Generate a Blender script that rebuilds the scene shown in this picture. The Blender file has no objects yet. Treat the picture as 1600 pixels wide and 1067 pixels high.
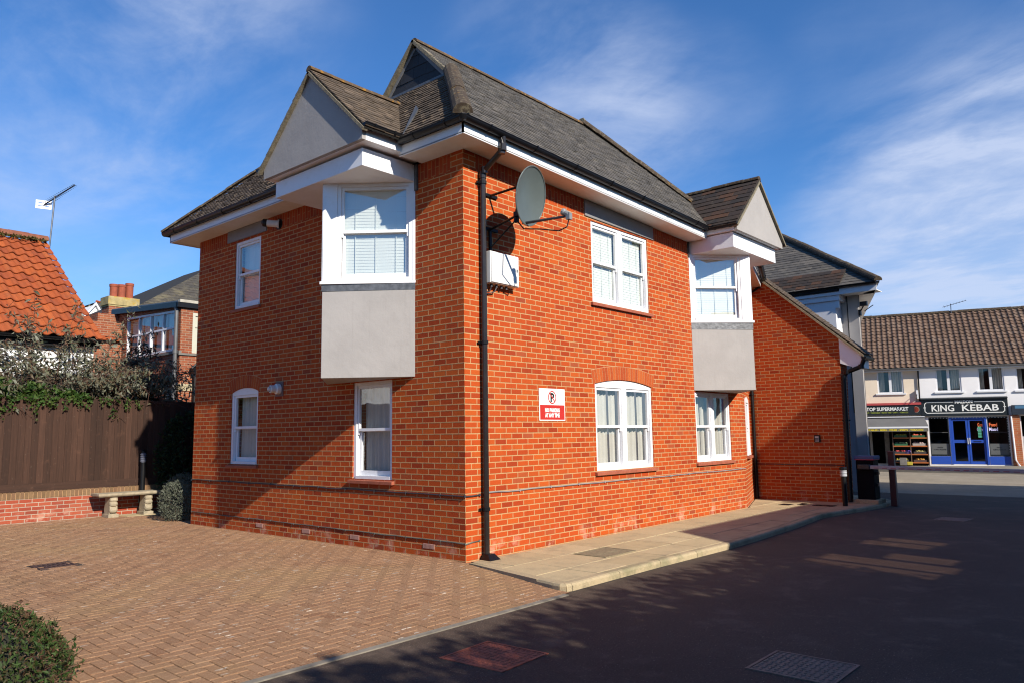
import bpy, bmesh, math, random
from mathutils import Vector, Matrix, noise as mnoise
from mathutils.geometry import tessellate_polygon
R = math.radians
random.seed(7)
SC = bpy.context.scene
COL = SC.collection
V = Vector

# ------------------------------------------------------------------ camera
cam_d = bpy.data.cameras.new('camera'); cam = bpy.data.objects.new('camera', cam_d); COL.objects.link(cam)
cam_d.sensor_width = 36; cam_d.lens = 1190.08 / 1600 * 36; cam_d.clip_end = 3000; cam_d.clip_start = 0.05
def aim(yaw, pit, rol, loc):
    fw = V((math.cos(pit)*math.cos(yaw), math.cos(pit)*math.sin(yaw), math.sin(pit)))
    rt = V((math.sin(yaw), -math.cos(yaw), 0)); up = rt.cross(fw)
    r2 = math.cos(rol)*rt + math.sin(rol)*up; u2 = -math.sin(rol)*rt + math.cos(rol)*up
    m = Matrix((r2, u2, -fw)).transposed().to_4x4(); m.translation = loc
    return m
cam.matrix_world = aim(R(41.002), R(6.902), R(-0.8585), (-6.9044, -6.8132, 1.5616))
SC.camera = cam

# ------------------------------------------------------------------ light
TO_SUN = V((-.19, -1, .570)).normalized()
sun_d = bpy.data.lights.new('sun', 'SUN'); sun_d.energy = 5.0; sun_d.angle = R(.53); sun_d.color = (1, .93, .81)
sun = bpy.data.objects.new('sun', sun_d); COL.objects.link(sun)
sun.rotation_euler = (-TO_SUN).to_track_quat('-Z', 'Y').to_euler(); sun.location = (0, -20, 30)
SC.view_settings.view_transform = 'Standard'; SC.view_settings.look = 'None'
SC.view_settings.exposure = 0.58; SC.view_settings.gamma = 1.0
SC.cycles.use_denoising = True; SC.cycles.filter_width = 1.15; SC.cycles.sample_clamp_indirect = 4.0
SC.cycles.caustics_reflective = False; SC.cycles.caustics_refractive = False
SC.cycles.max_bounces = 8; SC.cycles.transparent_max_bounces = 16

# ------------------------------------------------------------------ node helper
class X:
    """wraps a socket so that arithmetic makes Math nodes"""
    def __init__(s, nt, so): s.nt, s.so = nt, so
    def op(s, o, *a):
        n = s.nt.nodes.new('ShaderNodeMath'); n.operation = o
        for i, q in enumerate((s,) + a):
            if isinstance(q, X): s.nt.links.new(q.so, n.inputs[i])
            else: n.inputs[i].default_value = q
        return X(s.nt, n.outputs[0])
    def __add__(s, o): return s.op('ADD', o)
    def __sub__(s, o): return s.op('SUBTRACT', o)
    def __mul__(s, o): return s.op('MULTIPLY', o)
    def __truediv__(s, o): return s.op('DIVIDE', o)
    def floor(s): return s.op('FLOOR')
    def fract(s): return s.op('FRACT')
    def mod(s, v): return s.op('FLOORED_MODULO', v)
    def min(s, o): return s.op('MINIMUM', o)
    def max(s, o): return s.op('MAXIMUM', o)
    def pow(s, o): return s.op('POWER', o)
    def sstep(s, a, b):
        n = s.nt.nodes.new('ShaderNodeMapRange'); n.interpolation_type = 'SMOOTHSTEP'
        s.nt.links.new(s.so, n.inputs['Value']); n.inputs['From Min'].default_value = a; n.inputs['From Max'].default_value = b
        return X(s.nt, n.outputs[0])
class NT:
    def __init__(s, nt): s.nt = nt
    def new(s, t, **kw):
        n = s.nt.nodes.new(t)
        for k, v in kw.items(): setattr(n, k, v)
        return n
    def ln(s, a, b): s.nt.links.new(a.so if isinstance(a, X) else a, b)
    def uv(s):
        t = s.new('ShaderNodeTexCoord'); sp = s.new('ShaderNodeSeparateXYZ'); s.ln(t.outputs['UV'], sp.inputs[0])
        return X(s.nt, sp.outputs[0]), X(s.nt, sp.outputs[1])
    def comb(s, x, y, z=0.0):
        n = s.new('ShaderNodeCombineXYZ')
        for i, q in enumerate((x, y, z)):
            if isinstance(q, X): s.ln(q, n.inputs[i])
            else: n.inputs[i].default_value = q
        return n.outputs[0]
    def noise(s, scale, detail=3, rough=.55, vec=None, coord='Object', dist=0.0):
        n = s.new('ShaderNodeTexNoise'); n.inputs['Scale'].default_value = scale; n.inputs['Detail'].default_value = detail
        n.inputs['Roughness'].default_value = rough; n.inputs['Distortion'].default_value = dist
        if vec is None: vec = s.new('ShaderNodeTexCoord').outputs[coord]
        s.ln(vec, n.inputs['Vector']); return X(s.nt, n.outputs[0])
    def white(s, vec):
        n = s.new('ShaderNodeTexWhiteNoise', noise_dimensions='2D'); s.ln(vec, n.inputs['Vector']); return X(s.nt, n.outputs[0])
    def island(s):
        return X(s.nt, s.new('ShaderNodeNewGeometry').outputs['Random Per Island'])
    def ramp(s, fac, stops, interp='LINEAR'):
        n = s.new('ShaderNodeValToRGB'); cr = n.color_ramp; cr.interpolation = interp
        while len(cr.elements) < len(stops): cr.elements.new(.5)
        for e, (p, c) in zip(cr.elements, stops): e.position = p; e.color = (*c, 1)
        s.ln(fac, n.inputs[0]); return n.outputs[0]
    def mix(s, fac, a, b, mode='MIX'):
        n = s.new('ShaderNodeMix', data_type='RGBA', blend_type=mode)
        for i, q in ((0, fac), (6, a), (7, b)):
            if isinstance(q, X): s.ln(q, n.inputs[i])
            elif hasattr(q, 'is_linked'): s.ln(q, n.inputs[i])
            elif isinstance(q, tuple): n.inputs[i].default_value = (*q, 1)
            else: n.inputs[i].default_value = q
        return n.outputs[2]
    def bump(s, h, strength, dist=.01):
        n = s.new('ShaderNodeBump'); n.inputs['Strength'].default_value = strength; n.inputs['Distance'].default_value = dist
        s.ln(h, n.inputs['Height']); return n.outputs[0]
MATS = {}
ALB = .70                                        # real-world albedos under the exposure above
def A(c): return tuple(q*ALB for q in c) if max(c) < .70 else tuple(q*.92 for q in c)
def material(name):
    m = bpy.data.materials.new(name); m.use_nodes = True; MATS[name] = m
    n = NT(m.node_tree); b = m.node_tree.nodes['Principled BSDF']
    return m, n, b
def plain(name, col, rough=.5, var=.12, scale=6, metal=0, bump=0, bscale=60, dirt=None, spec=.5):
    m, n, b = material(name); col = A(col)
    if dirt: dirt = (A(dirt[0]),) + dirt[1:]
    f = n.noise(scale, 5, .6)
    c2 = tuple(max(0, c*(1-var)) for c in col); c3 = tuple(min(1, c*(1+var)) for c in col)
    c = n.ramp(f, [(.3, c2), (.7, c3)])
    if dirt:
        d = n.noise(dirt[1], 6, .7).sstep(.52, .68); c = n.mix(d*dirt[2], c, dirt[0])
    n.ln(c, b.inputs['Base Color']); b.inputs['Roughness'].default_value = rough; b.inputs['Metallic'].default_value = metal
    b.inputs['Specular IOR Level'].default_value = spec
    if bump: n.ln(n.bump(n.noise(bscale, 3), bump, .01), b.inputs['Normal'])
    return m
def brickmat(name, cols, mortar, bw=.225, bh=.075, mo=.010, vertical=False, dirt=None, bump=.5):
    m, n, b = material(name); cols = [A(c) for c in cols]; mortar = tuple(q*ALB for q in mortar)
    if dirt: dirt = (A(dirt[0]),) + dirt[1:]
    u, v = n.uv()
    if vertical: u, v = v, u
    row = (v / bh).floor()
    su = u / bw + row.mod(2.0) * .5
    wob = n.noise(30, 2)
    fx = su.fract(); fy = (v / bh).fract()
    ex = fx.min((fx * -1.0) + 1.0) * bw; ey = fy.min((fy * -1.0) + 1.0) * bh
    e = ex.min(ey) + (wob - .5) * .006
    mask = e.sstep(mo*.42, mo*.80)
    rnd = n.white(n.comb(su.floor(), row)); rnd2 = n.white(n.comb(su.floor() + 37.0, row + 91.0))
    stops = [(i/(len(cols)-1) if len(cols) > 1 else 0, c) for i, c in enumerate(cols)]
    base = n.ramp(rnd, stops)
    base = n.mix(n.noise(55, 5, .75).sstep(.38, .78) * .30, base, tuple(c*.5 for c in cols[0]))
    base = n.mix(n.noise(190, 2, .7).sstep(.6, .75) * .18, base, (.45, .18, .08))
    base = n.mix(rnd2.sstep(.90, .98) * .45, base, (.20, .075, .04)); base = n.mix(n.noise(.8, 4, .6).sstep(.35, .7) * .35, base, (.48*ALB, .055*ALB, .010*ALB))
    mc = n.mix(n.noise(9, 4), tuple(c*.78 for c in mortar), tuple(min(1, c*1.15) for c in mortar))
    c = n.mix(mask, mc, base)
    if dirt:
        c = n.mix(n.noise(1.1, 6, .65).sstep(.45, .75) * dirt[1], c, dirt[0])
    st = n.noise(1.0, 5, .7, n.comb(u*7.0, v*.55)).sstep(.50, .74); c = n.mix(st*.20, c, tuple(q*.38 for q in cols[0]))
    if not vertical: c = n.mix((v.sstep(.02, .34)*-1.0+1.0) * n.noise(3.4, 6, .7).sstep(.50, .66) * .38, c, (.62, .45, .34))
    n.ln(c, b.inputs['Base Color']); b.inputs['Roughness'].default_value = .85; b.inputs['Specular IOR Level'].default_value = .25
    h = mask * 1.0 + n.noise(70, 4, .7) * .35 + rnd * .25
    n.ln(n.bump(h, bump, .012), b.inputs['Normal'])
    return m
def islandmat(name, cols, rough=.8, dirt=None, bump=.3, bscale=40, spec=.3, streak=0):
    m, n, b = material(name); cols = [A(c) for c in cols]; dirt = [(A(d[0]),) + d[1:] for d in (dirt or [])]
    r = n.island()
    stops = [(i/(len(cols)-1), c) for i, c in enumerate(cols)]
    c = n.ramp(r, stops)
    c = n.mix(n.noise(bscale*.6, 5, .7).sstep(.35, .8)*.5, c, tuple(q*.5 for q in cols[0]))
    for d in (dirt or []):
        c = n.mix(n.noise(d[1], 7, .75).sstep(d[3], d[4])*d[2], c, d[0])
    n.ln(c, b.inputs['Base Color']); b.inputs['Roughness'].default_value = rough; b.inputs['Specular IOR Level'].default_value = spec
    if bump: n.ln(n.bump(n.noise(bscale, 4, .7), bump, .01), b.inputs['Normal'])
    return m
def leafmat(name, cols, trans=.35):
    m, n, b = material(name); cols = [A(c) for c in cols]
    c = n.ramp(n.island(), [(i/(len(cols)-1), q) for i, q in enumerate(cols)])
    n.ln(c, b.inputs['Base Color']); b.inputs['Roughness'].default_value = .6; b.inputs['Specular IOR Level'].default_value = .3
    t = n.new('ShaderNodeBsdfTranslucent'); n.ln(c, t.inputs['Color'])
    mx = n.new('ShaderNodeMixShader'); mx.inputs[0].default_value = trans
    n.ln(b.outputs[0], mx.inputs[1]); n.ln(t.outputs[0], mx.inputs[2]); n.ln(mx.outputs[0], m.node_tree.nodes['Material Output'].inputs[0])
    return m
def glassmat(name, tint=(1, 1, 1), refl=.14, graze=.8, rcol=(1, 1, 1)):
    m, n, b = material(name)
    lw = n.new('ShaderNodeLayerWeight'); lw.inputs['Blend'].default_value = .35
    f = X(m.node_tree, lw.outputs['Facing']).pow(3.0) * graze + refl
    t = n.new('ShaderNodeBsdfTransparent'); t.inputs[0].default_value = (*tint, 1)
    g = n.new('ShaderNodeBsdfGlossy'); g.inputs['Roughness'].default_value = .015; g.inputs[0].default_value = (*rcol, 1)
    n.ln(n.bump(n.noise(1.6, 2), .05, .05), g.inputs['Normal'])
    mx = n.new('ShaderNodeMixShader'); n.ln(f, mx.inputs[0]); n.ln(t.outputs[0], mx.inputs[1]); n.ln(g.outputs[0], mx.inputs[2])
    n.ln(mx.outputs[0], m.node_tree.nodes['Material Output'].inputs[0])
    return m

# ------------------------------------------------------------------ sky
def make_world():
    w = bpy.data.worlds.new('World'); SC.world = w; w.use_nodes = True
    n = NT(w.node_tree); bg = w.node_tree.nodes['Background']
    sky = n.new('ShaderNodeTexSky', sky_type='NISHITA', sun_disc=False)
    sky.sun_elevation = math.asin(TO_SUN.z); sky.sun_rotation = math.atan2(TO_SUN.x, TO_SUN.y)
    sky.air_density = 1.0; sky.dust_density = .1; sky.ozone_density = 3.0
    tc = n.new('ShaderNodeTexCoord').outputs['Generated']
    sp = n.new('ShaderNodeSeparateXYZ'); n.ln(tc, sp.inputs[0])
    x, y, z = (X(w.node_tree, sp.outputs[i]) for i in range(3))
    zz = z.max(.03) + .12
    pv = n.comb(x/zz, y/zz)
    # wispy cirrus: stretched, distorted noise inside a few broad patches of the sky
    mp = n.new('ShaderNodeMapping'); mp.inputs['Rotation'].default_value = (0, 0, R(-35)); mp.inputs['Scale'].default_value = (1.0, .62, 1)
    n.ln(pv, mp.inputs[0])
    wisps = n.noise(1.7, 9, .60, mp.outputs[0], dist=.5)
    fine = n.noise(6.0, 8, .62, mp.outputs[0], dist=.5)
    big = n.noise(.9, 3, .5, pv)
    def patch(d, lo, hi, amt):
        v = n.new('ShaderNodeVectorMath', operation='DOT_PRODUCT'); n.ln(tc, v.inputs[0]); v.inputs[1].default_value = V(d).normalized()
        return X(w.node_tree, v.outputs['Value']).sstep(lo, hi) * amt
    tot = None
    for q in SKY_PATCHES:
        pp = patch(*q); tot = pp if tot is None else tot + pp
    shape = (wisps * .78 + fine * .22).sstep(.36, .80)
    haze = patch((.985, .10, .12), .955, .992, .42) + patch((.20, .97, .12), .95, .995, .12)
    fac = (haze + tot * shape * .62 + shape * big.sstep(.45, .7) * .07).min(.8)
    tint = n.mix(1.0, sky.outputs[0], SKY_TINT, 'MULTIPLY')
    hor = z.sstep(.0, .35)
    tint = n.mix((hor*-1.0+1.0)*.28, tint, (3.1, 5.7, 10.6))
    col = n.mix(fac, tint, (7.2, 8.2, 10.6))
    n.ln(col, bg.inputs['Color']); bg.inputs['Strength'].default_value = SKY_STRENGTH
SKY_STRENGTH = .060
SKY_TINT = (.66, 1.20, 1.76)
SKY_PATCHES = [((.26, .90, .36), .965, .995, .75), ((.36, .81, .45), .97, .996, .55), ((.401, .774, .489), .993, .999, .6),
               ((.72, .54, .437), .985, .998, .55), ((.77, .51, .39), .988, .998, .5), ((.82, .43, .38), .99, .999, .45),
               ((.975, .14, .17), .962, .992, 1.1), ((.965, .04, .25), .972, .996, .9), ((.895, .22, .385), .99, .999, .22)]
make_world()

# ------------------------------------------------------------------ mesh helpers
class MB:
    def __init__(s): s.v, s.f, s.mi, s.uv = [], [], [], {}
    def face(s, pts, mi=0, uv=None):
        i0 = len(s.v); s.v += [V(p) for p in pts]; s.f.append(tuple(range(i0, i0+len(pts)))); s.mi.append(mi)
        if uv: s.uv[len(s.f)-1] = uv
    def mesh(s, verts, faces, mi=0):
        i0 = len(s.v); s.v += [V(p) for p in verts]
        for f in faces: s.f.append(tuple(i+i0 for i in f)); s.mi.append(mi)
    def hexa(s, p, mi=0):            # 8 points: bottom 4 (ccw), top 4
        s.mesh(p, [(3,2,1,0),(4,5,6,7),(0,1,5,4),(1,2,6,5),(2,3,7,6),(3,0,4,7)], mi)
    def box(s, a, b, mi=0):
        (x0,y0,z0),(x1,y1,z1) = a, b
        s.hexa([(x0,y0,z0),(x1,y0,z0),(x1,y1,z0),(x0,y1,z0),(x0,y0,z1),(x1,y0,z1),(x1,y1,z1),(x0,y1,z1)], mi)
    def lbox(s, F, u0, u1, v0, v1, d0, d1, mi=0):      # box in a local frame F(u,v,d)
        s.hexa([F(u0,v0,d0),F(u1,v0,d0),F(u1,v0,d1),F(u0,v0,d1),F(u0,v1,d0),F(u1,v1,d0),F(u1,v1,d1),F(u0,v1,d1)], mi)
    def prism(s, base, off, mi=0):
        off = V(off); n = len(base); b = [V(p) for p in base]; t = [p+off for p in b]
        s.mesh(b+t, [tuple(range(n))[::-1], tuple(range(n, 2*n))] + [(i, (i+1)%n, (i+1)%n+n, i+n) for i in range(n)], mi)
    def tube(s, pts, r, seg=10, mi=0, cap=True):
        pts = [V(p) for p in pts]; rings = []; up = V((0,0,1))
        rr = r if isinstance(r, (list, tuple)) else [r]*len(pts)
        for i, p in enumerate(pts):
            d = (pts[min(i+1, len(pts)-1)] - pts[max(i-1, 0)]).normalized()
            a = d.cross(up)
            if a.length < .1: a = d.cross(V((1,0,0)))
            a.normalize(); b = d.cross(a)
            rings.append([p + (a*math.cos(t)+b*math.sin(t))*rr[i] for t in (2*math.pi*k/seg for k in range(seg))])
        fs = []
        for i in range(len(pts)-1):
            for k in range(seg): fs.append((i*seg+k, i*seg+(k+1)%seg, (i+1)*seg+(k+1)%seg, (i+1)*seg+k))
        if cap: fs += [tuple(range(seg))[::-1], tuple(range((len(pts)-1)*seg, len(pts)*seg))]
        s.mesh([q for ring in rings for q in ring], fs, mi)
    def lathe(s, c, prof, seg=16, mi=0, axis=(0,0,1)):
        s.tube_prof([V(c)+V(axis).normalized()*h for _, h in prof], [r for r, _ in prof], V(axis).normalized(), seg, mi)
    def tube_prof(s, pts, rs, ax, seg, mi):
        a = ax.cross(V((0,0,1)))
        if a.length < .1: a = ax.cross(V((1,0,0)))
        a.normalize(); b = ax.cross(a)
        vs = [p + (a*math.cos(t)+b*math.sin(t))*r for p, r in zip(pts, rs) for t in (2*math.pi*k/seg for k in range(seg))]
        fs = [(i*seg+k, i*seg+(k+1)%seg, (i+1)*seg+(k+1)%seg, (i+1)*seg+k) for i in range(len(pts)-1) for k in range(seg)]
        fs += [tuple(range(seg))[::-1], tuple(range((len(pts)-1)*seg, len(pts)*seg))]
        s.mesh(vs, fs, mi)
    def halfpipe(s, a, b, r, up=(0,0,1), seg=8, mi=0, th=.0, down=False):   # solid half round from a to b
        a, b, up = V(a), V(b), V(up).normalized(); d = (b-a).normalized(); sd = d.cross(up).normalized(); up = sd.cross(d)
        sg = -1 if down else 1
        prof = [(math.cos(t)*r, sg*math.sin(t)*r) for t in (math.pi*k/seg for k in range(seg+1))]
        n = len(prof); vs = [p + sd*x + up*y for p in (a, b) for x, y in prof]
        fs = [(i, i+1, n+i+1, n+i) for i in range(n-1)] + [tuple(range(n))[::-1], tuple(range(n, 2*n)), (n-1, 0, n, 2*n-1)]
        s.mesh(vs, fs, mi)
ORG = {}
def autouv(pts):
    p = [V(q) for q in pts]; n = V((0,0,0))
    for i in range(len(p)): n += p[i].cross(p[(i+1) % len(p)])
    if n.length < 1e-12: return [(q.x, q.y) for q in p]
    n.normalize()
    if abs(n.z) > .98: return [(q.x, q.y) for q in p]
    if n.z < 0: n = -n
    t = V((0,0,1)).cross(n).normalized()
    if t.x < -1e-6 or (abs(t.x) <= 1e-6 and t.y < 0): t = -t
    b = n.cross(t)
    if b.z < 0: b = -b
    return [(q.dot(t), q.dot(b)) for q in p]
def build(name, mb, mat, parent=None, clip=None, smooth=False, bevel=0, recalc=True, weld=False):
    origin = V((0,0,0)); r = parent
    while r is not None and r.parent is not None: r = r.parent
    if r is not None: origin = V(r.location)
    bm = bmesh.new(); uvl = bm.loops.layers.uv.new('UVMap')
    vs = [bm.verts.new(p) for p in mb.v]
    for k, f in enumerate(mb.f):
        try: bf = bm.faces.new([vs[i] for i in f])
        except ValueError: continue
        bf.material_index = mb.mi[k]; bf.smooth = smooth
        uv = mb.uv.get(k) or autouv([mb.v[i] for i in f])
        for l, q in zip(bf.loops, uv): l[uvl].uv = q
    for co, no in (clip or []):
        bmesh.ops.bisect_plane(bm, geom=bm.verts[:]+bm.edges[:]+bm.faces[:], plane_co=V(co), plane_no=V(no), clear_outer=True)
    if weld: bmesh.ops.remove_doubles(bm, verts=bm.verts, dist=1e-5)
    if recalc: bmesh.ops.recalc_face_normals(bm, faces=bm.faces)
    if bevel:
        bmesh.ops.remove_doubles(bm, verts=bm.verts, dist=1e-6)
        bmesh.ops.bevel(bm, geom=[e for e in bm.edges if e.is_manifold and e.calc_face_angle(0) > .5], offset=bevel, segments=2, profile=.5, affect='EDGES', clamp_overlap=True)
    me = bpy.data.meshes.new(name)
    for v in bm.verts: v.co -= origin
    bm.to_mesh(me); bm.free()
    for m in (mat if isinstance(mat, (list, tuple)) else [mat]): me.materials.append(m)
    o = bpy.data.objects.new(name, me); COL.objects.link(o)
    if parent is not None: o.parent = parent
    return o
def thing(name, label, cat, loc=(0,0,0), group=None):
    o = bpy.data.objects.new(name, None); COL.objects.link(o); o.location = loc; o.empty_display_size = .2
    o['label'] = label; o['category'] = cat
    if group: o['group'] = group
    return o
def tag(o, label, cat, group=None, kind=None):
    if label: o['label'] = label
    if cat: o['category'] = cat
    if group: o['group'] = group
    if kind: o['kind'] = kind
    return o
def struct(name, mb, mat, **k):
    o = build(name, mb, mat, **k); o['kind'] = 'structure'; return o
def recentre(o):
    """puts the origin of a single-mesh thing at its base"""
    me = o.data; xs = [v.co for v in me.vertices]
    c = V((sum(v.x for v in xs)/len(xs), sum(v.y for v in xs)/len(xs), min(v.z for v in xs)))
    for v in me.vertices: v.co -= c
    o.location = c; return o
def frame(O, U, N=None, Z=(0,0,1)):
    O, U, Z = V(O), V(U).normalized(), V(Z)
    N = V(N).normalized() if N is not None else U.cross(Z)
    return lambda u, v, d=0.0: O + U*u + Z*v + N*d
def wall(mb, F, outer, holes=(), reveal=.1, mi=0):
    loops = [[V((u, v, 0)) for u, v in outer]] + [[V((u, v, 0)) for u, v in h] for h in holes]
    flat = [p for l in loops for p in l]
    for t in tessellate_polygon(loops):
        mb.face([F(flat[i].x, flat[i].y, 0) for i in t], mi)
    for h in holes:
        for i in range(len(h)):
            a, b = h[i], h[(i+1) % len(h)]
            mb.face([F(*a, 0), F(*b, 0), F(*b, -reveal), F(*a, -reveal)], mi)
def rect(u0, u1, v0, v1): return [(u0, v0), (u1, v0), (u1, v1), (u0, v1)]
def arch_pts(u0, u1, v, rise, n=10):
    c = (u1-u0)/2; r = (c*c+rise*rise)/(2*rise); a = math.asin(c/r)
    return [((u0+u1)/2 + r*math.sin(t), v + rise - r + r*math.cos(t)) for t in (a - 2*a*k/n for k in range(n+1))], ((u0+u1)/2, v+rise-r, r, a)
def text_mesh(txt, F, u, v, size, d=.004, depth=.002, align='CENTER', width=None, bold=0.0, xs=1.0):
    cu = bpy.data.curves.new('t', 'FONT'); cu.body = txt; cu.size = size; cu.align_x = align; cu.extrude = depth; cu.offset = bold
    cu.resolution_u = 2
    o = bpy.data.objects.new('t', cu); COL.objects.link(o); bpy.context.view_layer.update()
    me = bpy.data.meshes.new_from_object(o.evaluated_get(bpy.context.evaluated_depsgraph_get()))
    sc = xs
    if width:
        xsn = [q.co.x for q in me.vertices]; sc = width/(max(xsn)-min(xsn))
    mb = MB(); mb.mesh([F(u + q.co.x*sc, v + q.co.y, d + depth + q.co.z) for q in me.vertices], [tuple(p.vertices) for p in me.polygons])
    COL.objects.unlink(o); bpy.data.objects.remove(o); bpy.data.curves.remove(cu); bpy.data.meshes.remove(me)
    return mb

# ------------------------------------------------------------------ roof tiles as real little slabs
def tiles(mb, P00, P10, P01, P11, gauge, width, th=.012, lift=.018, jit=.004, seed=1, mi=0):
    """P00-P10 eave, P01-P11 ridge; courses of slabs with half-offset joints"""
    rng = random.Random(seed)
    P00, P10, P01, P11 = map(V, (P00, P10, P01, P11))
    nr = max(1, round(((P01-P00).length + (P11-P10).length)/2/gauge)); W = (P10-P00).length
    nrm = (P10-P00).cross(P01-P00).normalized()
    if nrm.z < 0: nrm = -nrm
    def S(s, t): return (P00*(1-s)+P10*s)*(1-t) + (P01*(1-s)+P11*s)*t
    for r in range(nr):
        t0 = (r-.12)/nr; t1 = (r+1.15)/nr
        if r == 0: t0 = 0
        x = -(r % 2)*width/2 - rng.random()*.02
        while x < W:
            w = width*(1+rng.uniform(-.06, .06)); a, b = max(0, x+.0015)/W, min(W, x+w-.0015)/W
            x += w
            if b - a < .01/W: continue
            l0 = lift + rng.uniform(-jit, jit); l1 = .004 + rng.uniform(0, jit*.5); dt = rng.uniform(-.04, .04)/nr
            tt = max(0, t0+dt)
            sk = rng.uniform(-jit, jit)
            p = [S(a, tt)+nrm*(l0+sk), S(b, tt)+nrm*(l0-sk), S(b, t1)+nrm*l1, S(a, t1)+nrm*l1]
            q = [k + nrm*th for k in p]
            mb.mesh(p+q, [(4,5,6,7),(0,1,5,4),(1,2,6,5),(3,0,4,7)], mi)
def ridge(mb, a, b, r=.11, seg=.33, up=(0,0,1), mi=0, seed=3, lift=0.0):
    rng = random.Random(seed); a, b = V(a), V(b); L = (b-a).length; n = max(1, round(L/seg)); d = (b-a)/n; up = V(up)
    for i in range(n):
        o = up*(lift + rng.uniform(-.006, .006)); rr = r*(1+rng.uniform(-.04, .04))
        mb.halfpipe(a + d*i - d*.03 + o, a + d*(i+1) + d*.02 + o, rr, up, 7, mi)
def pantiles(mb, O, U, D, W, L, tw, gauge, amp, step, seed=1, mi=0, n=8, rough=.006):
    """interlocking curved tiles: O top corner, U along ridge, D down the slope"""
    rng = random.Random(seed); O, U, D = V(O), V(U).normalized(), V(D).normalized(); N = U.cross(D).normalized()
    if N.z < 0: N = -N
    nc, nr = round(W/tw), round(L/gauge); tw, gauge = W/nc, L/nr
    prof = []
    for k in range(n+1):
        t = k/n
        h = amp*(math.sin(t*2*math.pi) * (1.0 if t < .5 else .55)) if t < .93 else amp*.2
        prof.append((t, h))
    for r in range(nr):
        for c in range(nc):
            j = rng.uniform(-rough, rough); j2 = rng.uniform(-rough, rough)*1.5; tl = rng.uniform(-rough, rough)
            top, bot = [], []; lip = []
            for t, h in prof:
                u = (c+t)*tw*1.0
                top.append(O + U*u + D*((r)*gauge - .03) + N*(h+j))
                bot.append(O + U*u + D*((r+1)*gauge + j2) + N*(h+j+step+tl*(t-.5)*2))
                lip.append(O + U*u + D*((r+1)*gauge + j2 - .004) + N*(h+j+step-.022))
            m = n+1
            mb.mesh(top+bot+lip, [(i, i+1, m+i+1, m+i) for i in range(n)] + [(m+i, m+i+1, 2*m+i+1, 2*m+i) for i in range(n)], mi)

# ------------------------------------------------------------------ foliage
def leaves(mb, pts, size, rng, flat=.0, mi=0, droop=0.0, narrow=.5):
    for p in pts:
        p = V(p); a = V((rng.gauss(0,1), rng.gauss(0,1), rng.gauss(0,1)*(1-flat)-droop)).normalized()
        b = a.cross(V((rng.gauss(0,1), rng.gauss(0,1), rng.gauss(0,1)+.4))).normalized(); s = size*rng.uniform(.6, 1.35)
        c = a.cross(b)*s*.15
        mb.mesh([p, p+a*s*.45+b*s*narrow*.5+c, p+a*s, p+a*s*.45-b*s*narrow*.5+c], [(0,1,2,3)], mi)
def in_blob(rng, c, r, shell=.55):
    while True:
        d = V((rng.uniform(-1,1), rng.uniform(-1,1), rng.uniform(-1,1)))
        if 0 < d.length <= 1: break
    k = d.length**(1-shell) if d.length > 0 else 0
    d = d.normalized()*k
    return V((c[0]+d.x*r[0], c[1]+d.y*r[1], c[2]+d.z*r[2]))

# ------------------------------------------------------------------ materials
BR = brickmat('red_brick', [(.37,.041,.007), (.52,.069,.009), (.60,.095,.011), (.56,.080,.009), (.64,.122,.015), (.45,.052,.007), (.58,.086,.010), (.62,.106,.012)], (.64,.38,.175), mo=.0108, dirt=((.40,.08,.025), .15))
BRV = brickmat('soldier_brick', [(.36,.04,.010), (.48,.062,.012), (.54,.08,.014)], (.50,.20,.08), vertical=True)
BRW = brickmat('old_red_brick', [(.30,.05,.03), (.42,.08,.04), (.48,.12,.06), (.34,.06,.035)], (.55,.45,.34), dirt=((.25,.16,.12), .35))
BRH = brickmat('house_brick', [(.24,.07,.035), (.36,.10,.045), (.42,.14,.06), (.28,.085,.045)], (.46,.34,.23), dirt=((.20,.14,.10), .4))
BRP = brickmat('pale_red_brick', [(.50,.13,.05), (.58,.20,.08), (.52,.15,.06)], (.55,.36,.22), dirt=((.45,.25,.13), .4))
ARCHM = islandmat('arch_brick', [(.48,.07,.013), (.58,.11,.02), (.64,.15,.028)], .85, bscale=60)
MORT = plain('mortar', (.60,.36,.18), .9, .15, 20)
WHITE = plain('white_paint', (.80,.80,.82), .38, .03, 3, dirt=((.72,.70,.66), 5, .5))
WHITE2 = plain('weathered_white', (.74,.72,.69), .5, .06, 5, dirt=((.70,.64,.56), 3, .5))
def panelmat(name, col):
    m, n, b = material(name); u, v = n.uv(); col = A(col)
    c = n.mix(n.noise(2.2, 6, .65).sstep(.3, .7), tuple(q*.93 for q in col), tuple(q*1.04 for q in col))
    st = n.noise(1.0, 5, .7, n.comb(u*16.0, v*.7)).sstep(.52, .72); c = n.mix(st*.13, c, tuple(q*.55 for q in col))
    c = n.mix(n.noise(7, 6, .75).sstep(.60, .74)*.16, c, tuple(q*.6 for q in col))
    n.ln(c, b.inputs['Base Color']); b.inputs['Roughness'].default_value = .75; b.inputs['Specular IOR Level'].default_value = .3
    n.ln(n.bump(n.noise(9, 6, .65), .22, .02), b.inputs['Normal']); return m
GREYP = panelmat('grey_panel', (.46,.43,.41))
GREYD = plain('grey_board', (.27,.26,.26), .6, .08, 4, bump=.05, bscale=30)
LEAD = plain('lead_flashing', (.16,.165,.175), .45, .35, 14, metal=.35, bump=.5, bscale=12)
BLACK = plain('black_plastic', (.006,.006,.0075), .4, .3, 10, spec=.3)
BROWNP = plain('dark_brown_pipe', (.020,.015,.014), .32, .3, 8)
SILL = plain('tile_sill', (.42,.11,.055), .7, .22, 10, bump=.2)
BLIND = plain('blind_slat', (.69,.74,.67), .6, .03, 4)
CURT = plain('net_curtain', (.66,.65,.58), .9, .05, 8)
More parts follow.
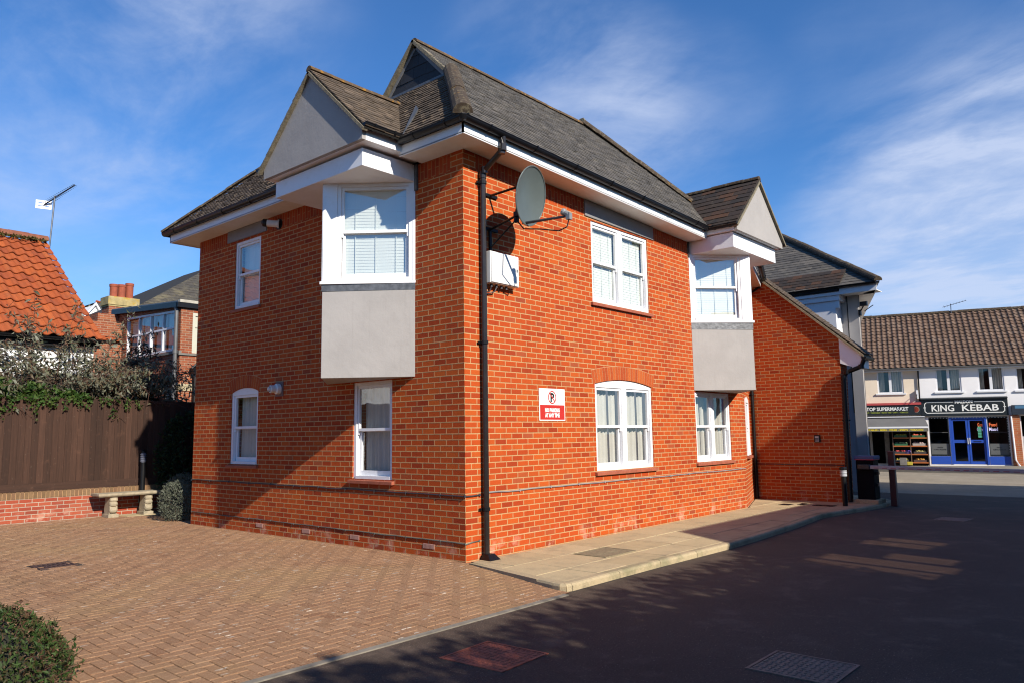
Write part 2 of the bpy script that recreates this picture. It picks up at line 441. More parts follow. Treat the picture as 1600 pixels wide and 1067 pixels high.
GLASS = glassmat('window_glass', refl=.13, graze=.6)
GLASSB = glassmat('sky_reflecting_glass', refl=.20, graze=.6)
slate_d = [((.24,.21,.15), 5, .55, .50, .72), ((.42,.40,.34), 26, .7, .68, .75)]
SLATE = islandmat('roof_slate', [(.105,.096,.087), (.155,.140,.124), (.13,.117,.105), (.21,.184,.157), (.115,.106,.097)], .75, slate_d)
TILEB = islandmat('brown_roof_tile', [(.105,.080,.060), (.18,.132,.093), (.135,.102,.075), (.23,.168,.118), (.12,.092,.069)], .8, [((.20,.13,.07), 6, .5, .5, .72), ((.34,.31,.25), 30, .6, .69, .76)])
TILER = islandmat('russet_slate', [(.040,.034,.032), (.075,.050,.036), (.055,.042,.035), (.13,.062,.034), (.048,.040,.036)], .8, [((.17,.14,.10), 9, .5, .55, .75)])
SLATEV = islandmat('slate_cladding', [(.030,.031,.036), (.042,.042,.048), (.036,.036,.042)], .6, [((.10,.10,.10), 12, .4, .6, .75)])
UNDER = plain('roof_underlay', (.02,.018,.016), .95)
RIDGE = islandmat('ridge_tile', [(.065,.046,.033), (.09,.063,.042), (.075,.053,.038)], .9, [((.30,.25,.16), 14, .65, .5, .66), ((.40,.20,.02), 9, .75, .60, .68)], .6, 30)
RIDGEL = islandmat('lichen_ridge_tile', [(.10,.068,.042), (.14,.092,.055)], .9, [((.42,.20,.02), 9, .85, .52, .64), ((.36,.32,.23), 24, .7, .58, .68)], .6, 30)
VERGE = plain('verge_mortar', (.25,.21,.14), .9, .3, 14, bump=.5, bscale=40, dirt=((.14,.11,.08), 18, .7))

B = thing('brick_building', 'large red brick building with grey bay panels, white eaves and slate roof', 'building', (0, 0, 0))
SAG = .024
def part(name, mb, mat, parent=None, **k): return build(name, mb, mat, parent or B, **k)

# ------------------------------------------------------------------ sash windows
def sash_window(F, w, h, lights=1, cover='blind', glass=None, parent=None, mull=.13, set_in=.02, jamb=.058, arch=0, slat_top=0, curtain_gap=0, seed=1, coverd=-.15):
    rng = random.Random(seed)
    m = MB(); d0, d1 = -.11-set_in+.02, -set_in
    m.lbox(F, 0, jamb, 0, h, d0, d1); m.lbox(F, w-jamb, w, 0, h, d0, d1)
    m.lbox(F, jamb, w-jamb, h-.05, h, d0, d1); m.lbox(F, jamb, w-jamb, 0, .045, d0, d1+.012)
    if arch:
        a, _ = arch_pts(.004, w-.004, h, arch-.006)
        m.prism([F(u, v, d1-.03) for u, v in ([(.004, h+.0005)] + a[::-1][1:-1] + [(w-.004, h+.0005)])][::-1], F(0,0,.028)-F(0,0,0))
    lw = (w - 2*jamb - (lights-1)*mull)/lights
    for i in range(1, lights):
        u = jamb + i*lw + (i-1)*mull; m.lbox(F, u, u+mull, .045, h-.05, d0, d1-.004)
    win = part('window', m, WHITE, parent)
    for i in range(lights):
        u0 = jamb + i*(lw+mull); u1 = u0 + lw; z0, z1 = .045, h-.05; zm = (z0+z1)/2 - .01
        s = MB(); st = .04
        s.lbox(F, u0+.002, u0+st, zm, z1-.002, d1-.055, d1-.02); s.lbox(F, u1-st, u1-.002, zm, z1-.002, d1-.055, d1-.02)
        s.lbox(F, u0+st, u1-st, z1-.042, z1-.002, d1-.055, d1-.02); s.lbox(F, u0+st, u1-st, zm, zm+.04, d1-.055, d1-.017)
        for uu in (u0+.003, u1-.03): s.lbox(F, uu, uu+.027, zm-.055, zm-.001, d1-.052, d1-.024)
        s.lbox(F, u0+.012, u0+.012+st, z0, zm+.03, d1-.09, d1-.058); s.lbox(F, u1-.012-st, u1-.012, z0, zm+.03, d1-.09, d1-.058)
        s.lbox(F, u0+.012+st, u1-.012-st, z0, z0+.07, d1-.09, d1-.058); s.lbox(F, u0+.012+st, u1-.012-st, zm-.008, zm+.03, d1-.09, d1-.058)
        build('sash', s, WHITE, win)
        for a, b, dd in ((zm+.038, z1-.04, d1-.038), (z0+.068, zm-.006, d1-.074)):
            g = MB(); e = .006 if b > zm+.1 else .018
            g.face([F(u0+st-e+.0, a, dd), F(u1-st+e, a, dd), F(u1-st+e, b, dd), F(u0+st-e, b, dd)])
            build('pane', g, glass or GLASS, win)
        c = MB()
        if cover == 'blind':
            z = z0+.01; zt = z1 - slat_top
            while z < zt:
                t = rng.uniform(-.002, .002); dz = .014
                c.face([F(u0+.012, z+t, coverd+.0022), F(u1-.012, z-t, coverd+.0022), F(u1-.012, z+dz*3.2-t, coverd-.0022), F(u0+.012, z+dz*3.2+t, coverd-.0022)]); z += .043
            c.lbox(F, u0+.005, u1-.005, z1-.035, z1, coverd-.025, coverd+.03)
            for q in (.2, .5, .8):
                uu = u0 + (u1-u0)*q; c.lbox(F, uu-.004, uu+.004, z0, z1, coverd+.021, coverd+.024)
            build('blind', c, BLIND, win)
        elif cover == 'curtain':
            n = 64; top, bot = [], []
            full = u1-u0; g0, g1 = (.62, .72) if curtain_gap else (2, 2)
            ph = rng.uniform(0, 6); prev = None
            for k in range(n+1):
                t = k/n; f = .022*math.sin(t*48+ph+1.3*math.sin(t*9)) + .012*math.sin(t*21+2*ph)
                p = (F(u0+full*t, z0-.01, coverd-.03+f), F(u0+full*t, z1+.01, coverd-.03+f*.7))
                if prev and not (g0 < t < g1): c.face([prev[0], p[0], p[1], prev[1]])
                prev = p
            build('curtain', c, CURT, win, weld=True, smooth=True, recalc=False)
    return win
def sill(F, w, parent=None, mat=None, over=.055, proj=.05, th=.055):
    m = MB(); m.hexa([F(-over,-th-.004,-.06), F(w+over,-th-.004,-.06), F(w+over,-th-.012,proj), F(-over,-th-.012,proj), F(-over,-.003,-.06), F(w+over,-.003,-.06), F(w+over,-.022,proj), F(-over,-.022,proj)])
    return build('sill', m, mat or SILL, parent, bevel=.004)
def brick_arch(F, w, v, rise, parent, depth=.215, n=22):
    _, (cu, cv, r, a) = arch_pts(0, w, v, rise)
    mb = MB(); mm = MB(); aa = a*1.06
    P = lambda rad, t, d: F(cu+rad*math.sin(t), cv+rad*math.cos(t), d)
    for k in range(n):
        t0 = -aa + 2*aa*k/n + .0042/r; t1 = -aa + 2*aa*(k+1)/n - .0042/r
        mb.hexa([P(r,t0,-.09), P(r,t1,-.09), P(r,t1,.004), P(r,t0,.004), P(r+depth,t0,-.09), P(r+depth,t1,-.09), P(r+depth,t1,.004), P(r+depth,t0,.004)])
        t0 = -aa + 2*aa*k/n; t1 = t0 + 2*aa/n
        mm.hexa([P(r+.003,t0,-.08), P(r+.003,t1,-.08), P(r+.003,t1,.0018), P(r+.003,t0,.0018), P(r+depth+.006,t0,-.08), P(r+depth+.006,t1,-.08), P(r+depth+.006,t1,.0018), P(r+depth+.006,t0,.0018)])
    o = build('arch', mb, ARCHM, parent); build('mortar_bed', mm, MORT, o)
    return o

# frames of the two main walls: FL(u = -y... seen from outside), FR(u = x)
FL = frame((0, 0, 0), (0, 1, 0), (-1, 0, 0))            # u = y
FR = frame((0, 0, 0), (1, 0, 0), (0, -1, 0))            # u = x
def sub(F, u, v): return lambda a, b, d=0.0: F(u+a, v+b, d)
WL, WX = 7.117, 8.18
lw1 = (4.894, 5.777, 1.12, 2.354); lw2 = (1.414, 2.290, .959, 2.340); lup = (4.928, 5.781, 3.835, 5.050)
gfb = (2.882, 4.579, .977, 2.325); upw = (2.889, 4.604, 3.609, 4.925); gf2 = (6.131, 7.595, .991, 2.300)
def archhole(u0, u1, v0, v1, rise): return [(u0, v0), (u1, v0)] + arch_pts(u0, u1, v1, rise)[0]
m = MB(); wall(m, FL, rect(0, WL, -.15, 5.30), [archhole(*lw1, .075), rect(*lw2), rect(*lup)])
WALL_L = part('brick_wall', m, BR, recalc=False)
m = MB(); wall(m, FR, [(0, -.15), (WX, -.15), (WX, 5.30-SAG*WX), (0, 5.30)], [archhole(*gfb, .085), rect(*upw), rect(*gf2)])
WALL_R = part('brick_wall', m, BR, recalc=False)
m = MB(); m.face([(0,WL,-.15),(9,WL,-.15),(9,WL,5.3),(0,WL,5.3)]); m.face([(0,0,5.31),(0,WL,5.31),(9,WL,5.31),(9,0,5.08)]); part('back_wall', m, BR)
# canted wall and porch wall
CW0, CW1 = V((WX, 0, 0)), V((10.25, .75, 0)); FC = frame(CW0, CW1-CW0, (CW1-CW0).cross(V((0,0,1)))); CL = (CW1-CW0).length
cwin = (.66, 1.50, 1.03, 2.22)
m = MB(); wall(m, FC, rect(0, CL, -.15, 5.1), [archhole(*cwin, .08)]); WALL_C = part('brick_wall', m, BR, recalc=False)
PX = 10.25
FP = frame((PX, 0, 0), (0, 1, 0), (-1, 0, 0))
def pz(y): return 3.50 + (y+1.385)*.897
m = MB()
pol = [(-1.30, -.15), (.80, -.15), (.80, pz(.80)), (-1.36, pz(-1.36))]
a = [(PX, y, z) for y, z in pol]; m.prism(a, (.45, 0, 0)); part('porch_wall', m, BR)
# soldier courses under the eaves
for u0, u1 in ((.24, 2.70), (4.82, 6.06)):
    m = MB(); m.hexa([FR(u0, 5.05-SAG*u0, -.02), FR(u1, 5.05-SAG*u1, -.02), FR(u1, 5.05-SAG*u1, .003), FR(u0, 5.05-SAG*u0, .003), FR(u0, 5.29-SAG*u0, -.02), FR(u1, 5.29-SAG*u1, -.02), FR(u1, 5.29-SAG*u1, .003), FR(u0, 5.29-SAG*u0, .003)])
    part('soldier_course', m, BRV)
for u0, u1 in ((.24, .87), (3.02, 4.70), (6.08, 7.1)):
    m = MB(); m.lbox(FL, u0, u1, 5.05, 5.29, -.02, .003); part('soldier_course', m, BRV)
# lighter damp-proof course
m = MB(); m.lbox(FR, .0, WX, .218, .232, -.01, .0025); m.lbox(FC, 0, CL, .218, .232, -.01, .0025); m.lbox(FP, -1.29, .75, .218, .232, -.01, .0025); part('damp_course', m, MORT)

# windows
def put(F, q, **k):
    f = sub(F, q[0], q[2]); w = sash_window(f, q[1]-q[0], q[3]-q[2], **k); return f, w
f, w = put(FL, lw1, cover='curtain', arch=.075, seed=2); sill(f, .883, w); brick_arch(f, .883, 1.234, .075, w, n=14)
f, w = put(FL, lw2, cover='curtain', seed=3); sill(f, .876, w)
f, w = put(FL, lup, cover='blind', seed=4, glass=GLASSB); sill(f, .853, w)
f, w = put(FR, gfb, lights=2, cover='curtain', arch=.085, curtain_gap=1, seed=5, coverd=-.13); sill(f, 1.697, w); brick_arch(f, 1.697, 1.348, .085, w, n=25)
f, w = put(FR, upw, lights=2, cover='blind', seed=6, coverd=-.12); sill(f, 1.715, w)
f, w = put(FR, gf2, lights=2, cover='curtain', seed=7, curtain_gap=1, coverd=-.13); sill(f, 1.464, w)
f, w = put(FC, cwin, cover='curtain', arch=.08, seed=8, set_in=-.02); sill(f, .84, w, proj=.07)
# grey lintel boards
m = MB(); m.lbox(FL, 4.74, 6.05, 5.085, 5.298, -.02, .02); part('lintel_board', m, GREYD, bevel=.004)
m = MB(); m.hexa([FR(2.72,4.965,-.02), FR(4.80,4.945,-.02), FR(4.80,4.945,.022), FR(2.72,4.965,.022), FR(2.72,5.298-SAG*2.72,-.02), FR(4.80,5.298-SAG*4.8,-.02), FR(4.80,5.298-SAG*4.8,.022), FR(2.72,5.298-SAG*2.72,.022)])
part('lintel_board', m, GREYD, bevel=.004)

# ------------------------------------------------------------------ triangular bays
def bay(A, Bp, C, zb, zp, zf, zs, zt, seed):
    A, Bp, C = V((*A, 0)), V((*Bp, 0)), V((*C, 0)); Zv = lambda z: V((0, 0, z))
    # grey panel under the window: one closed three-sided box
    m = MB(); m.prism([A+Zv(zb), Bp+Zv(zb), C+Zv(zb)], (0, 0, zp-zb)); pan = part('bay_panel', m, GREYP, bevel=.006)
    m = MB(); n1 = (Bp-A).normalized(); n2 = (C-Bp).normalized()
    def out(p, k):
        cen = (A+Bp+C)/3; return p + (p-cen).normalized()*k
    m.prism([A+Zv(zp), out(Bp, .012)+Zv(zp), C+Zv(zp)], (0, 0, zf-zp)); build('lead_flashing', m, LEAD, pan)
    m = MB(); m.prism([out(A, .01)+Zv(zf), out(Bp, .045)+Zv(zf), out(C, .01)+Zv(zf)], (0, 0, zs-zf)); build('bay_sill', m, WHITE, pan, bevel=.004)
    # window face A-B (front) and B-C (far side)
    for P, Q, first in ((A, Bp, True), (Bp, C, False)):
        L = (Q-P).length; F = frame(P+Zv(zs), Q-P)
        cen = (A+Bp+C)/3
        if (F(0,0,1)-P-Zv(zs)).dot(P-cen) < 0: F = frame(P+Zv(zs), Q-P, -(Q-P).cross(V((0,0,1))))
        pil = .20
        h = zt-zs
        f2 = (lambda F: (lambda u, v, d=0.0: F(u+.04, v, d)))(F) if first else (lambda F: (lambda u, v, d=0.0: F(u+pil, v, d)))(F)
        wn = sash_window(f2, L-.04-pil, h, cover='blind', glass=GLASSB, jamb=.05, seed=seed, set_in=.0, coverd=-.10)
        mm = MB()
        m3 = MB()
        if first: mm.lbox(F, L-pil+.001, L-.002, 0, h, -.05, .012); m3.lbox(F, 0, .039, 0, h, -.05, .006)
        else: mm.lbox(F, .002, pil-.001, 0, h, -.05, .012); m3.lbox(F, L-.039, L, 0, h, -.05, .006)
        build('pilaster', mm, WHITE, wn, bevel=.003); build('edge_board', m3, WHITE, wn, bevel=.003)
    return pan
bay((0, .935), (-.815, 1.935), (0, 2.935), 2.352, 3.54, 3.635, 3.675, 5.066, 11)
bay((6.12, 0), (7.02, -.815), (8.00, 0), 2.322, 3.468, 3.595, 3.64, 4.915, 12)

# ------------------------------------------------------------------ eaves: soffit, fascia, gutter
def eave_strip(pts_in, pts_out, zs, h=.135, name='soffit'):
    """pts_in at the wall, pts_out at the fascia, heights per point"""
    m = MB(); f = MB()
    for i in range(len(pts_in)-1):
        a, b, c, d = pts_in[i], pts_in[i+1], pts_out[i+1], pts_out[i]; za, zb = zs[i], zs[i+1]
        m.hexa([(*a, za), (*b, zb), (*c, zb), (*d, za), (*a, za+.012), (*b, zb+.012), (*c, zb+.012), (*d, za+.012)])
        nx = V((c[0]-b[0], c[1]-b[1], 0)); nn = V((d[0]-c[0], d[1]-c[1], 0)).cross(V((0,0,1))).normalized()
        if nn.dot(nx) < 0: nn = -nn
        cc, dd = V((*c, 0))-nn*.022, V((*d, 0))-nn*.022
        f.hexa([(*d, za-.012), (*c, zb-.012), (cc.x, cc.y, zb-.012), (dd.x, dd.y, za-.012), (*d, za+h), (*c, zb+h), (cc.x, cc.y, zb+h), (dd.x, dd.y, za+h)])
    s = part('soffit', m, WHITE2); build('fascia', f, WHITE, s)
    return s
OV = .405
ZE = 5.30
eave_strip([(0,0), (6.12,0)], [(-OV,-OV), (6.10,-OV)], [ZE+SAG*.2, ZE-SAG*6.1])
eave_strip([(0,0), (0,.80)], [(-OV,-OV), (-OV,.80)], [ZE, ZE])
eave_strip([(0,3.0), (0,7.117), ], [(-OV,3.0), (-OV,7.52)], [ZE, ZE])
eave_strip([(0,7.117), (9,7.117)], [(-OV,7.52), (9,7.52)], [ZE, ZE])
cn = (CW1-CW0).cross(V((0,0,1))).normalized()
eave_strip([(8.06,0), (10.25,.75)], [(8.06+cn.x*OV, -OV*.9), (10.25+cn.x*OV, .75+cn.y*OV)], [4.98, 4.90])
def gutter(a, b, r=.058, brackets=.9, endcap=True, up=(0,0,1)):
    a, b = V(a), V(b); d = (b-a).normalized(); m = MB()
    sd = d.cross(V((0,0,1))).normalized(); n = 9
    for (p, q, rr) in ((a, b, r),):
        prof = [(math.cos(math.pi+math.pi*k/n), math.sin(math.pi+math.pi*k/n)) for k in range(n+1)]
        vs = [e + sd*(x*k) + V((0,0,1))*(y*k) for e in (p, q) for k in (rr, rr-.006) for x, y in prof]
        N = n+1; fs = []
        for i in range(n):
            fs += [(i, i+1, 2*N+i+1, 2*N+i), (N+i, N+i+1, 3*N+i+1, 3*N+i)]
        fs += [(0, N, 3*N, 2*N), (n, N+n, 3*N+n, 2*N+n)]
        m.mesh(vs, fs)
        m.halfpipe(p, p+d*.012, rr+.001, (0,0,1), 8, 0, down=True); m.halfpipe(q-d*.012, q, rr+.001, (0,0,1), 8, 0, down=True)
        m.tube([p+sd*rr+V((0,0,.004)), q+sd*rr+V((0,0,.004))], .007, 6); m.tube([p-sd*rr+V((0,0,.004)), q-sd*rr+V((0,0,.004))], .007, 6)
    L = (b-a).length; k = max(1, round(L/brackets))
    for i in range(k):
        c = a + d*L*(i+.5)/k
        m.halfpipe(c-d*.016, c+d*.016, r+.008, (0,0,1), 8, 0, down=True)
        for s in (1, -1): m.box(c+sd*s*(r+.004)-V((.012,.012,.012)), c+sd*s*(r+.004)+V((.012,.012,.014)))
    return part('gutter', m, BLACK)
GZ = 5.475
gutter((-.47,-.47,GZ), (6.02,-.47,GZ-SAG*6.0), brackets=.95)
gutter((-.47,-.47,GZ), (-.47,.72,GZ), brackets=.6)
gutter((-1.10,.70,GZ+.05), (-.45,.70,GZ+.05), brackets=.35)
gutter((-1.10,3.20,GZ+.05), (-.45,3.20,GZ+.05), brackets=.35)
gutter((-.47,3.12,GZ), (-.47,7.62,GZ), brackets=.9)
gutter((-.47,7.60,GZ), (9,7.60,GZ))
gutter((6.04,-.45,5.33), (6.04,-1.06,5.33), brackets=.3)
gutter((8.26,-.45,5.33), (8.26,-1.06,5.33), brackets=.3)
gutter((8.3,-.47,5.10), (10.25+cn.x*.47,.75+cn.y*.47,5.06))
# the round corner piece of the gutter
m = MB(); m.lathe((-.47,-.47,GZ-.062), [(.0,.0), (.04,.005), (.066,.062), (.066,.07)], 14); part('gutter_corner', m, BLACK)

# ------------------------------------------------------------------ main roof
EZ, EO = 5.455, -.50
def rz(y): return EZ + (y-EO)*.985
XR0, XR1, YR = .90, 5.42, 1.90
RZ = rz(YR); HS = 1.14
def hx(x): return EZ + (x-EO)*HS
zg = 7.045; xg = EO + (zg-EZ)/HS; yg = EO + (zg-EZ)/.985
hipc = ((EO, EO, 0), (-HS, .985, 0)); hiprc = ((7.75, -.45, 0), (1, 1, 0))
ZEND = SAG*8.0
m = MB(); tiles(m, (-.55,EO,EZ), (8.0,EO,EZ-ZEND), (-.55,YR,RZ), (8.0,YR,RZ), .098, .165, th=.010, lift=.016, seed=2)
roof = part('roof', m, SLATE, clip=[hipc, hiprc, ((0,yg,0),(0,1,0))])
m = MB(); tiles(m, (-.55,EO,EZ), (8.0,EO,EZ-ZEND), (-.55,YR,RZ), (8.0,YR,RZ), .098, .165, th=.010, lift=.016, seed=2)
roof2 = part('roof', m, SLATE, clip=[((.80,0,0),(-1,0,0)), hiprc, ((0,yg-.002,0),(0,-1,0))])
m = MB()
m.face([(EO,EO,EZ), (7.8,EO,EZ-.19), (XR1,YR,RZ), (.82,YR,RZ), (.82,yg,zg), (xg,yg,zg)])
m.face([(EO,EO,EZ), (xg,yg,zg), (xg,2*YR-yg,zg), (EO,2*YR+.5,EZ)])
m.face([(EO,2*YR+.5,EZ), (xg,2*YR-yg,zg), (.82,2*YR-yg,zg), (.82,YR,RZ), (XR1,YR,RZ), (7.8,2*YR+.5,EZ)])
m.face([(7.8,EO,EZ-.19), (7.8,2*YR+.5,EZ), (XR1,YR,RZ)])
part('roof_underlay', m, UNDER)
m = MB(); tiles(m, (EO,EO,EZ), (EO,4.3,EZ), (xg,EO,zg), (xg,4.3,zg), .098, .165, th=.012, lift=.022, seed=4)
roof3 = part('roof', m, TILEB, clip=[((EO,EO,0), (HS,-.985,0)), ((EO,4.3,0), (HS,.985,0))])
# roof over the far end of the left wall
m = MB(); tiles(m, (EO,2.4,EZ), (EO,7.57,EZ), (1.70,2.4,EZ+2.2), (1.70,7.57,EZ+2.2), .098, .165, th=.012, lift=.022, seed=5)
roof4 = part('roof', m, TILEB, clip=[((EO,7.57,0), (1,1,0)), ((EO,2.2,0), (1,-1,0))])
m = MB(); m.face([(EO,2.2,EZ),(EO,7.57,EZ),(1.68,5.39,EZ+2.18),(1.68,4.38,EZ+2.18)]); m.face([(EO,7.57,EZ),(9,7.57,EZ),(9,5.39,EZ+2.18),(1.68,5.39,EZ+2.18)]); m.face([(1.68,4.38,EZ+2.18),(9,4.38,EZ+2.18),(9,2.2,EZ),(EO,2.2,EZ)]); m.face([(1.68,5.39,EZ+2.18),(9,5.39,EZ+2.18),(9,4.38,EZ+2.18),(1.68,4.38,EZ+2.18)])
part('roof_underlay', m, UNDER)
m = MB(); ridge(m, (EO-.02,7.59,EZ+.03), (1.68,5.39,EZ+2.22), .055, .3, (-.5,.5,1)); build('hip_tile', m, RIDGE, roof4)
m = MB(); ridge(m, (EO+.02,EO+.02,EZ+.05), (xg+.02,yg+.03,zg+.06), .125, .34, (-.4,-.4,1), seed=8); build('hip_tile', m, RIDGE, roof)
m = MB(); ridge(m, (.84,YR,RZ-.01), (XR1+.03,YR,RZ-.01), .075, .42, seed=9, lift=.0); build('ridge_tile', m, RIDGEL, roof2)
m = MB(); ridge(m, (7.75,-.45,EZ-.14), (XR1,YR,RZ+.03), .11, .34, (.4,-.4,1), seed=10); build('hip_tile', m, RIDGE, roof2)
m = MB(); m.prism([(XR1-.02,YR-.11,RZ+.0),(XR1-.02,YR+.11,RZ),(XR1-.02,YR+.05,RZ+.15),(XR1-.02,YR-.05,RZ+.15)], (.16,0,-.05)); build('ridge_cap', m, VERGE, roof2)
# small slate-hung gable on top of the hip
m = MB(); m.face([(xg+.0,yg,zg-.02), (xg,2*YR-yg,zg-.02), (xg,YR,RZ-.03)]); gab = part('gablet', m, UNDER)
m = MB(); tiles(m, (xg-.01,2*YR-yg+.05,zg), (xg-.01,yg-.05,zg), (xg-.005,2*YR-yg+.05,RZ), (xg-.005,yg-.05,RZ), .205, .30, th=.008, lift=.012, seed=6)
for i in range(len(m.v)):                      # make the vertical courses face outwards (-x)
    d = m.v[i].x - (xg-.01); m.v[i].x = xg-.01 - abs(d)
build('slate_cladding', m, SLATEV, gab, clip=[((0,yg,zg), (0,-.985,1)), ((0,2*YR-yg,zg), (0,.985,1))])
def verge(a, b, w=.09, t=.055, off=(0,0,0), mat=VERGE, parent=None, name='verge'):
    a, b = V(a)+V(off), V(b)+V(off); d = (b-a).normalized(); ax = V((1,0,0)) if abs(d.x) < .5 and name != 'yv' else V((0,1,0))
    return a, b, d
def verge_bar(parent, a, b, ax, w, t, mat=VERGE):
    """flat bar from a to b along a sloping gable edge; ax = horizontal direction across the verge"""
    a, b, ax = V(a), V(b), V(ax); up = ax.cross((b-a).normalized()); up = up if up.z > 0 else -up
    m = MB(); n = 9; rng = random.Random(int(a.y*100+b.z*10))
    for i in range(n):
        p, q = a+(b-a)*i/n, a+(b-a)*(i+.985)/n; j = rng.uniform(-.004, .004)
        m.hexa([p-ax*w/2-up*t, p+ax*w/2-up*t, q+ax*w/2-up*t, q-ax*w/2-up*t, p-ax*w/2+up*j, p+ax*w/2+up*j, q+ax*w/2+up*j, q-ax*w/2+up*j])
    return build('verge', m, mat, parent)
verge_bar(gab, (.84,yg-.06,zg-.03), (.84,YR,RZ+.03), (1,0,0), .10, .05); verge_bar(gab, (.84,2*YR-yg+.25,zg-.22), (.84,YR,RZ+.03), (1,0,0), .10, .05)
verge_bar(gab, (.875,yg,zg-.065), (.875,YR-.0,RZ-.03), (1,0,0), .03, .06, GREYD); verge_bar(gab, (.875,2*YR-yg+.1,zg-.16), (.875,YR,RZ-.03), (1,0,0), .03, .06, GREYD)
m = MB(); m.lbox(lambda u, v, d: V((xg-.06+d, u, v)), yg, 2*YR-yg, zg-.02, zg+.02, 0, .07); build('lead_flashing', m, LEAD, gab)
m = MB(); m.box((EO+.0,.68,EZ+.02), (EO+.02,.8,EZ+.03)); 

# ------------------------------------------------------------------ square gabled hoods over the bays
def hood(F, w, proj, zb, zt, gp, g0, g1, gz0, gzs, gza, back, seed, tmat, rmat, backz, slopes):
    """F: frame on the wall (u along wall, v up, d outwards); lower box u 0..w"""
    m = MB(); m.lbox(F, 0, w, zb, zt, .0, proj); box = part('hood_box', m, WHITE, bevel=.004)
    # gable front and side fascias
    uc = (g0+g1)/2
    m = MB(); prof = [(g0, gz0), (g1, gz0), (g1, gzs), (uc, gza), (g0, gzs)]
    m.prism([F(u, v, gp) for u, v in prof], F(0,0,gp-.06)-F(0,0,gp)); gb = part('hood_gable', m, GREYP)
    m = MB()
    for u0, u1 in ((g0, g0+.03), (g1-.03, g1)):
        m.lbox(F, u0, u1, gz0, gzs-.03, .02, gp-.0615)
    m.lbox(F, g0+.031, g1-.031, gz0, gz0+.014, .0, gp-.0615)
    build('fascia', m, WHITE, gb)
    # roof slopes
    ov = .035
    for sgn, ue in ((-1, g0), (1, g1)):
        m = MB(); sl = (gza-gzs)/(uc-g0); e = .10
        a = F(ue+sgn*e, gzs+.035-e*sl, gp+ov); b = F(ue+sgn*e, gzs+.035-e*sl, -back); c = F(uc, gza+.035, gp+ov); d = F(uc, gza+.035, -back)
        tiles(m, a, b, c, d, .10 if slopes == 'plain' else .155, .165 if slopes == 'plain' else .27, th=.011, lift=.018, seed=seed+sgn)
        n = (b-a).cross(c-a).normalized(); n = n if n.z > 0 else -n
        m2 = MB(); m2.prism([a, b, d, c], -n*.02)
        ro = part('hood_roof', m, tmat); build('roof_underlay', m2, UNDER, ro)
        ax = (F(0,0,1)-F(0,0,0)).normalized()
        verge_bar(ro, F(ue+sgn*e*.9, gzs+.02-e*.9*sl, gp+ov*.3), F(uc, gza+.02, gp+ov*.3), ax, .085, .04)
    m = MB(); ridge(m, F(uc, gza+.035, gp+ov-.01), F(uc, gza+.035, -backz), .068, .36, seed=seed+5, lift=.0); build('ridge_tile', m, rmat, ro)
    return box
FLH = frame((0, .93, 0), (0, 1, 0), (-1, 0, 0))
hood(FLH, 2.05, .925, 5.068, 5.305, 1.06, -.165, 2.165, 5.345, 5.525, 6.61, .9, 21, TILEB, RIDGEL, .72, 'plain')
FRH = frame((6.16, 0, 0), (1, 0, 0), (0, -1, 0))
hood(FRH, 1.94, .905, 4.915, 5.195, 1.02, -.07, 2.05, 5.21, 5.35, 6.37, 1.2, 31, TILER, RIDGE, .58, 'slate')
m = MB(); m.hexa([(-.52,.64,EZ+.0),(-.40,.80,EZ+.02),(.05,.98,5.98+.20),(-.03,.84,6.06),(-.52,.64,EZ+.02),(-.40,.80,EZ+.05),(.05,.98,6.22),(-.03,.84,6.10)]); part('lead_valley', m, LEAD)
m = MB(); m.lbox(FL, .875, .928, 4.93, 5.30, -.02, .03); part('lead_flashing', m, LEAD); m = MB(); m.lbox(FR, 6.085, 6.115, 4.86, 5.14, -.02, .03); part('lead_flashing', m, LEAD)
# porch roof edge: verge, white boxed eave
m = MB(); 
a0, b0 = V((0, -1.86, pz(-1.86))), V((0, .95, pz(.95)))
m.prism([(PX-.07, a0.y, a0.z+.0), (PX-.07, b0.y, b0.z), (PX-.07, b0.y, b0.z+.055), (PX-.07, a0.y, a0.z+.055)], (.58, 0, 0)); pv = part('porch_roof', m, plain('tan_verge', (.34,.27,.17), .9, .25, 12, bump=.4))
m = MB(); tiles(m, (PX-.05, -1.88, pz(-1.86)+.06), (PX+.52, -1.88, pz(-1.86)+.06), (PX-.05,.95,pz(.95)+.06), (PX+.52,.95,pz(.95)+.06), .1, .165, seed=41); build('roof_tiles', m, TILEB, pv)
m = MB(); m.prism([(PX-.012, -1.36, 2.98), (PX-.012, -1.36, pz(-1.36)-.004), (PX-.012, -1.80, pz(-1.80)-.004), (PX-.012, -1.80, 2.86), (PX-.012,-1.70,2.85)], (.5, 0, 0)); part('boxed_eave', m, WHITE)
m = MB(); m.halfpipe((PX-.06,-1.86,3.08), (PX+.55,-1.86,3.08), .055, down=True); part('gutter', m, BLACK)

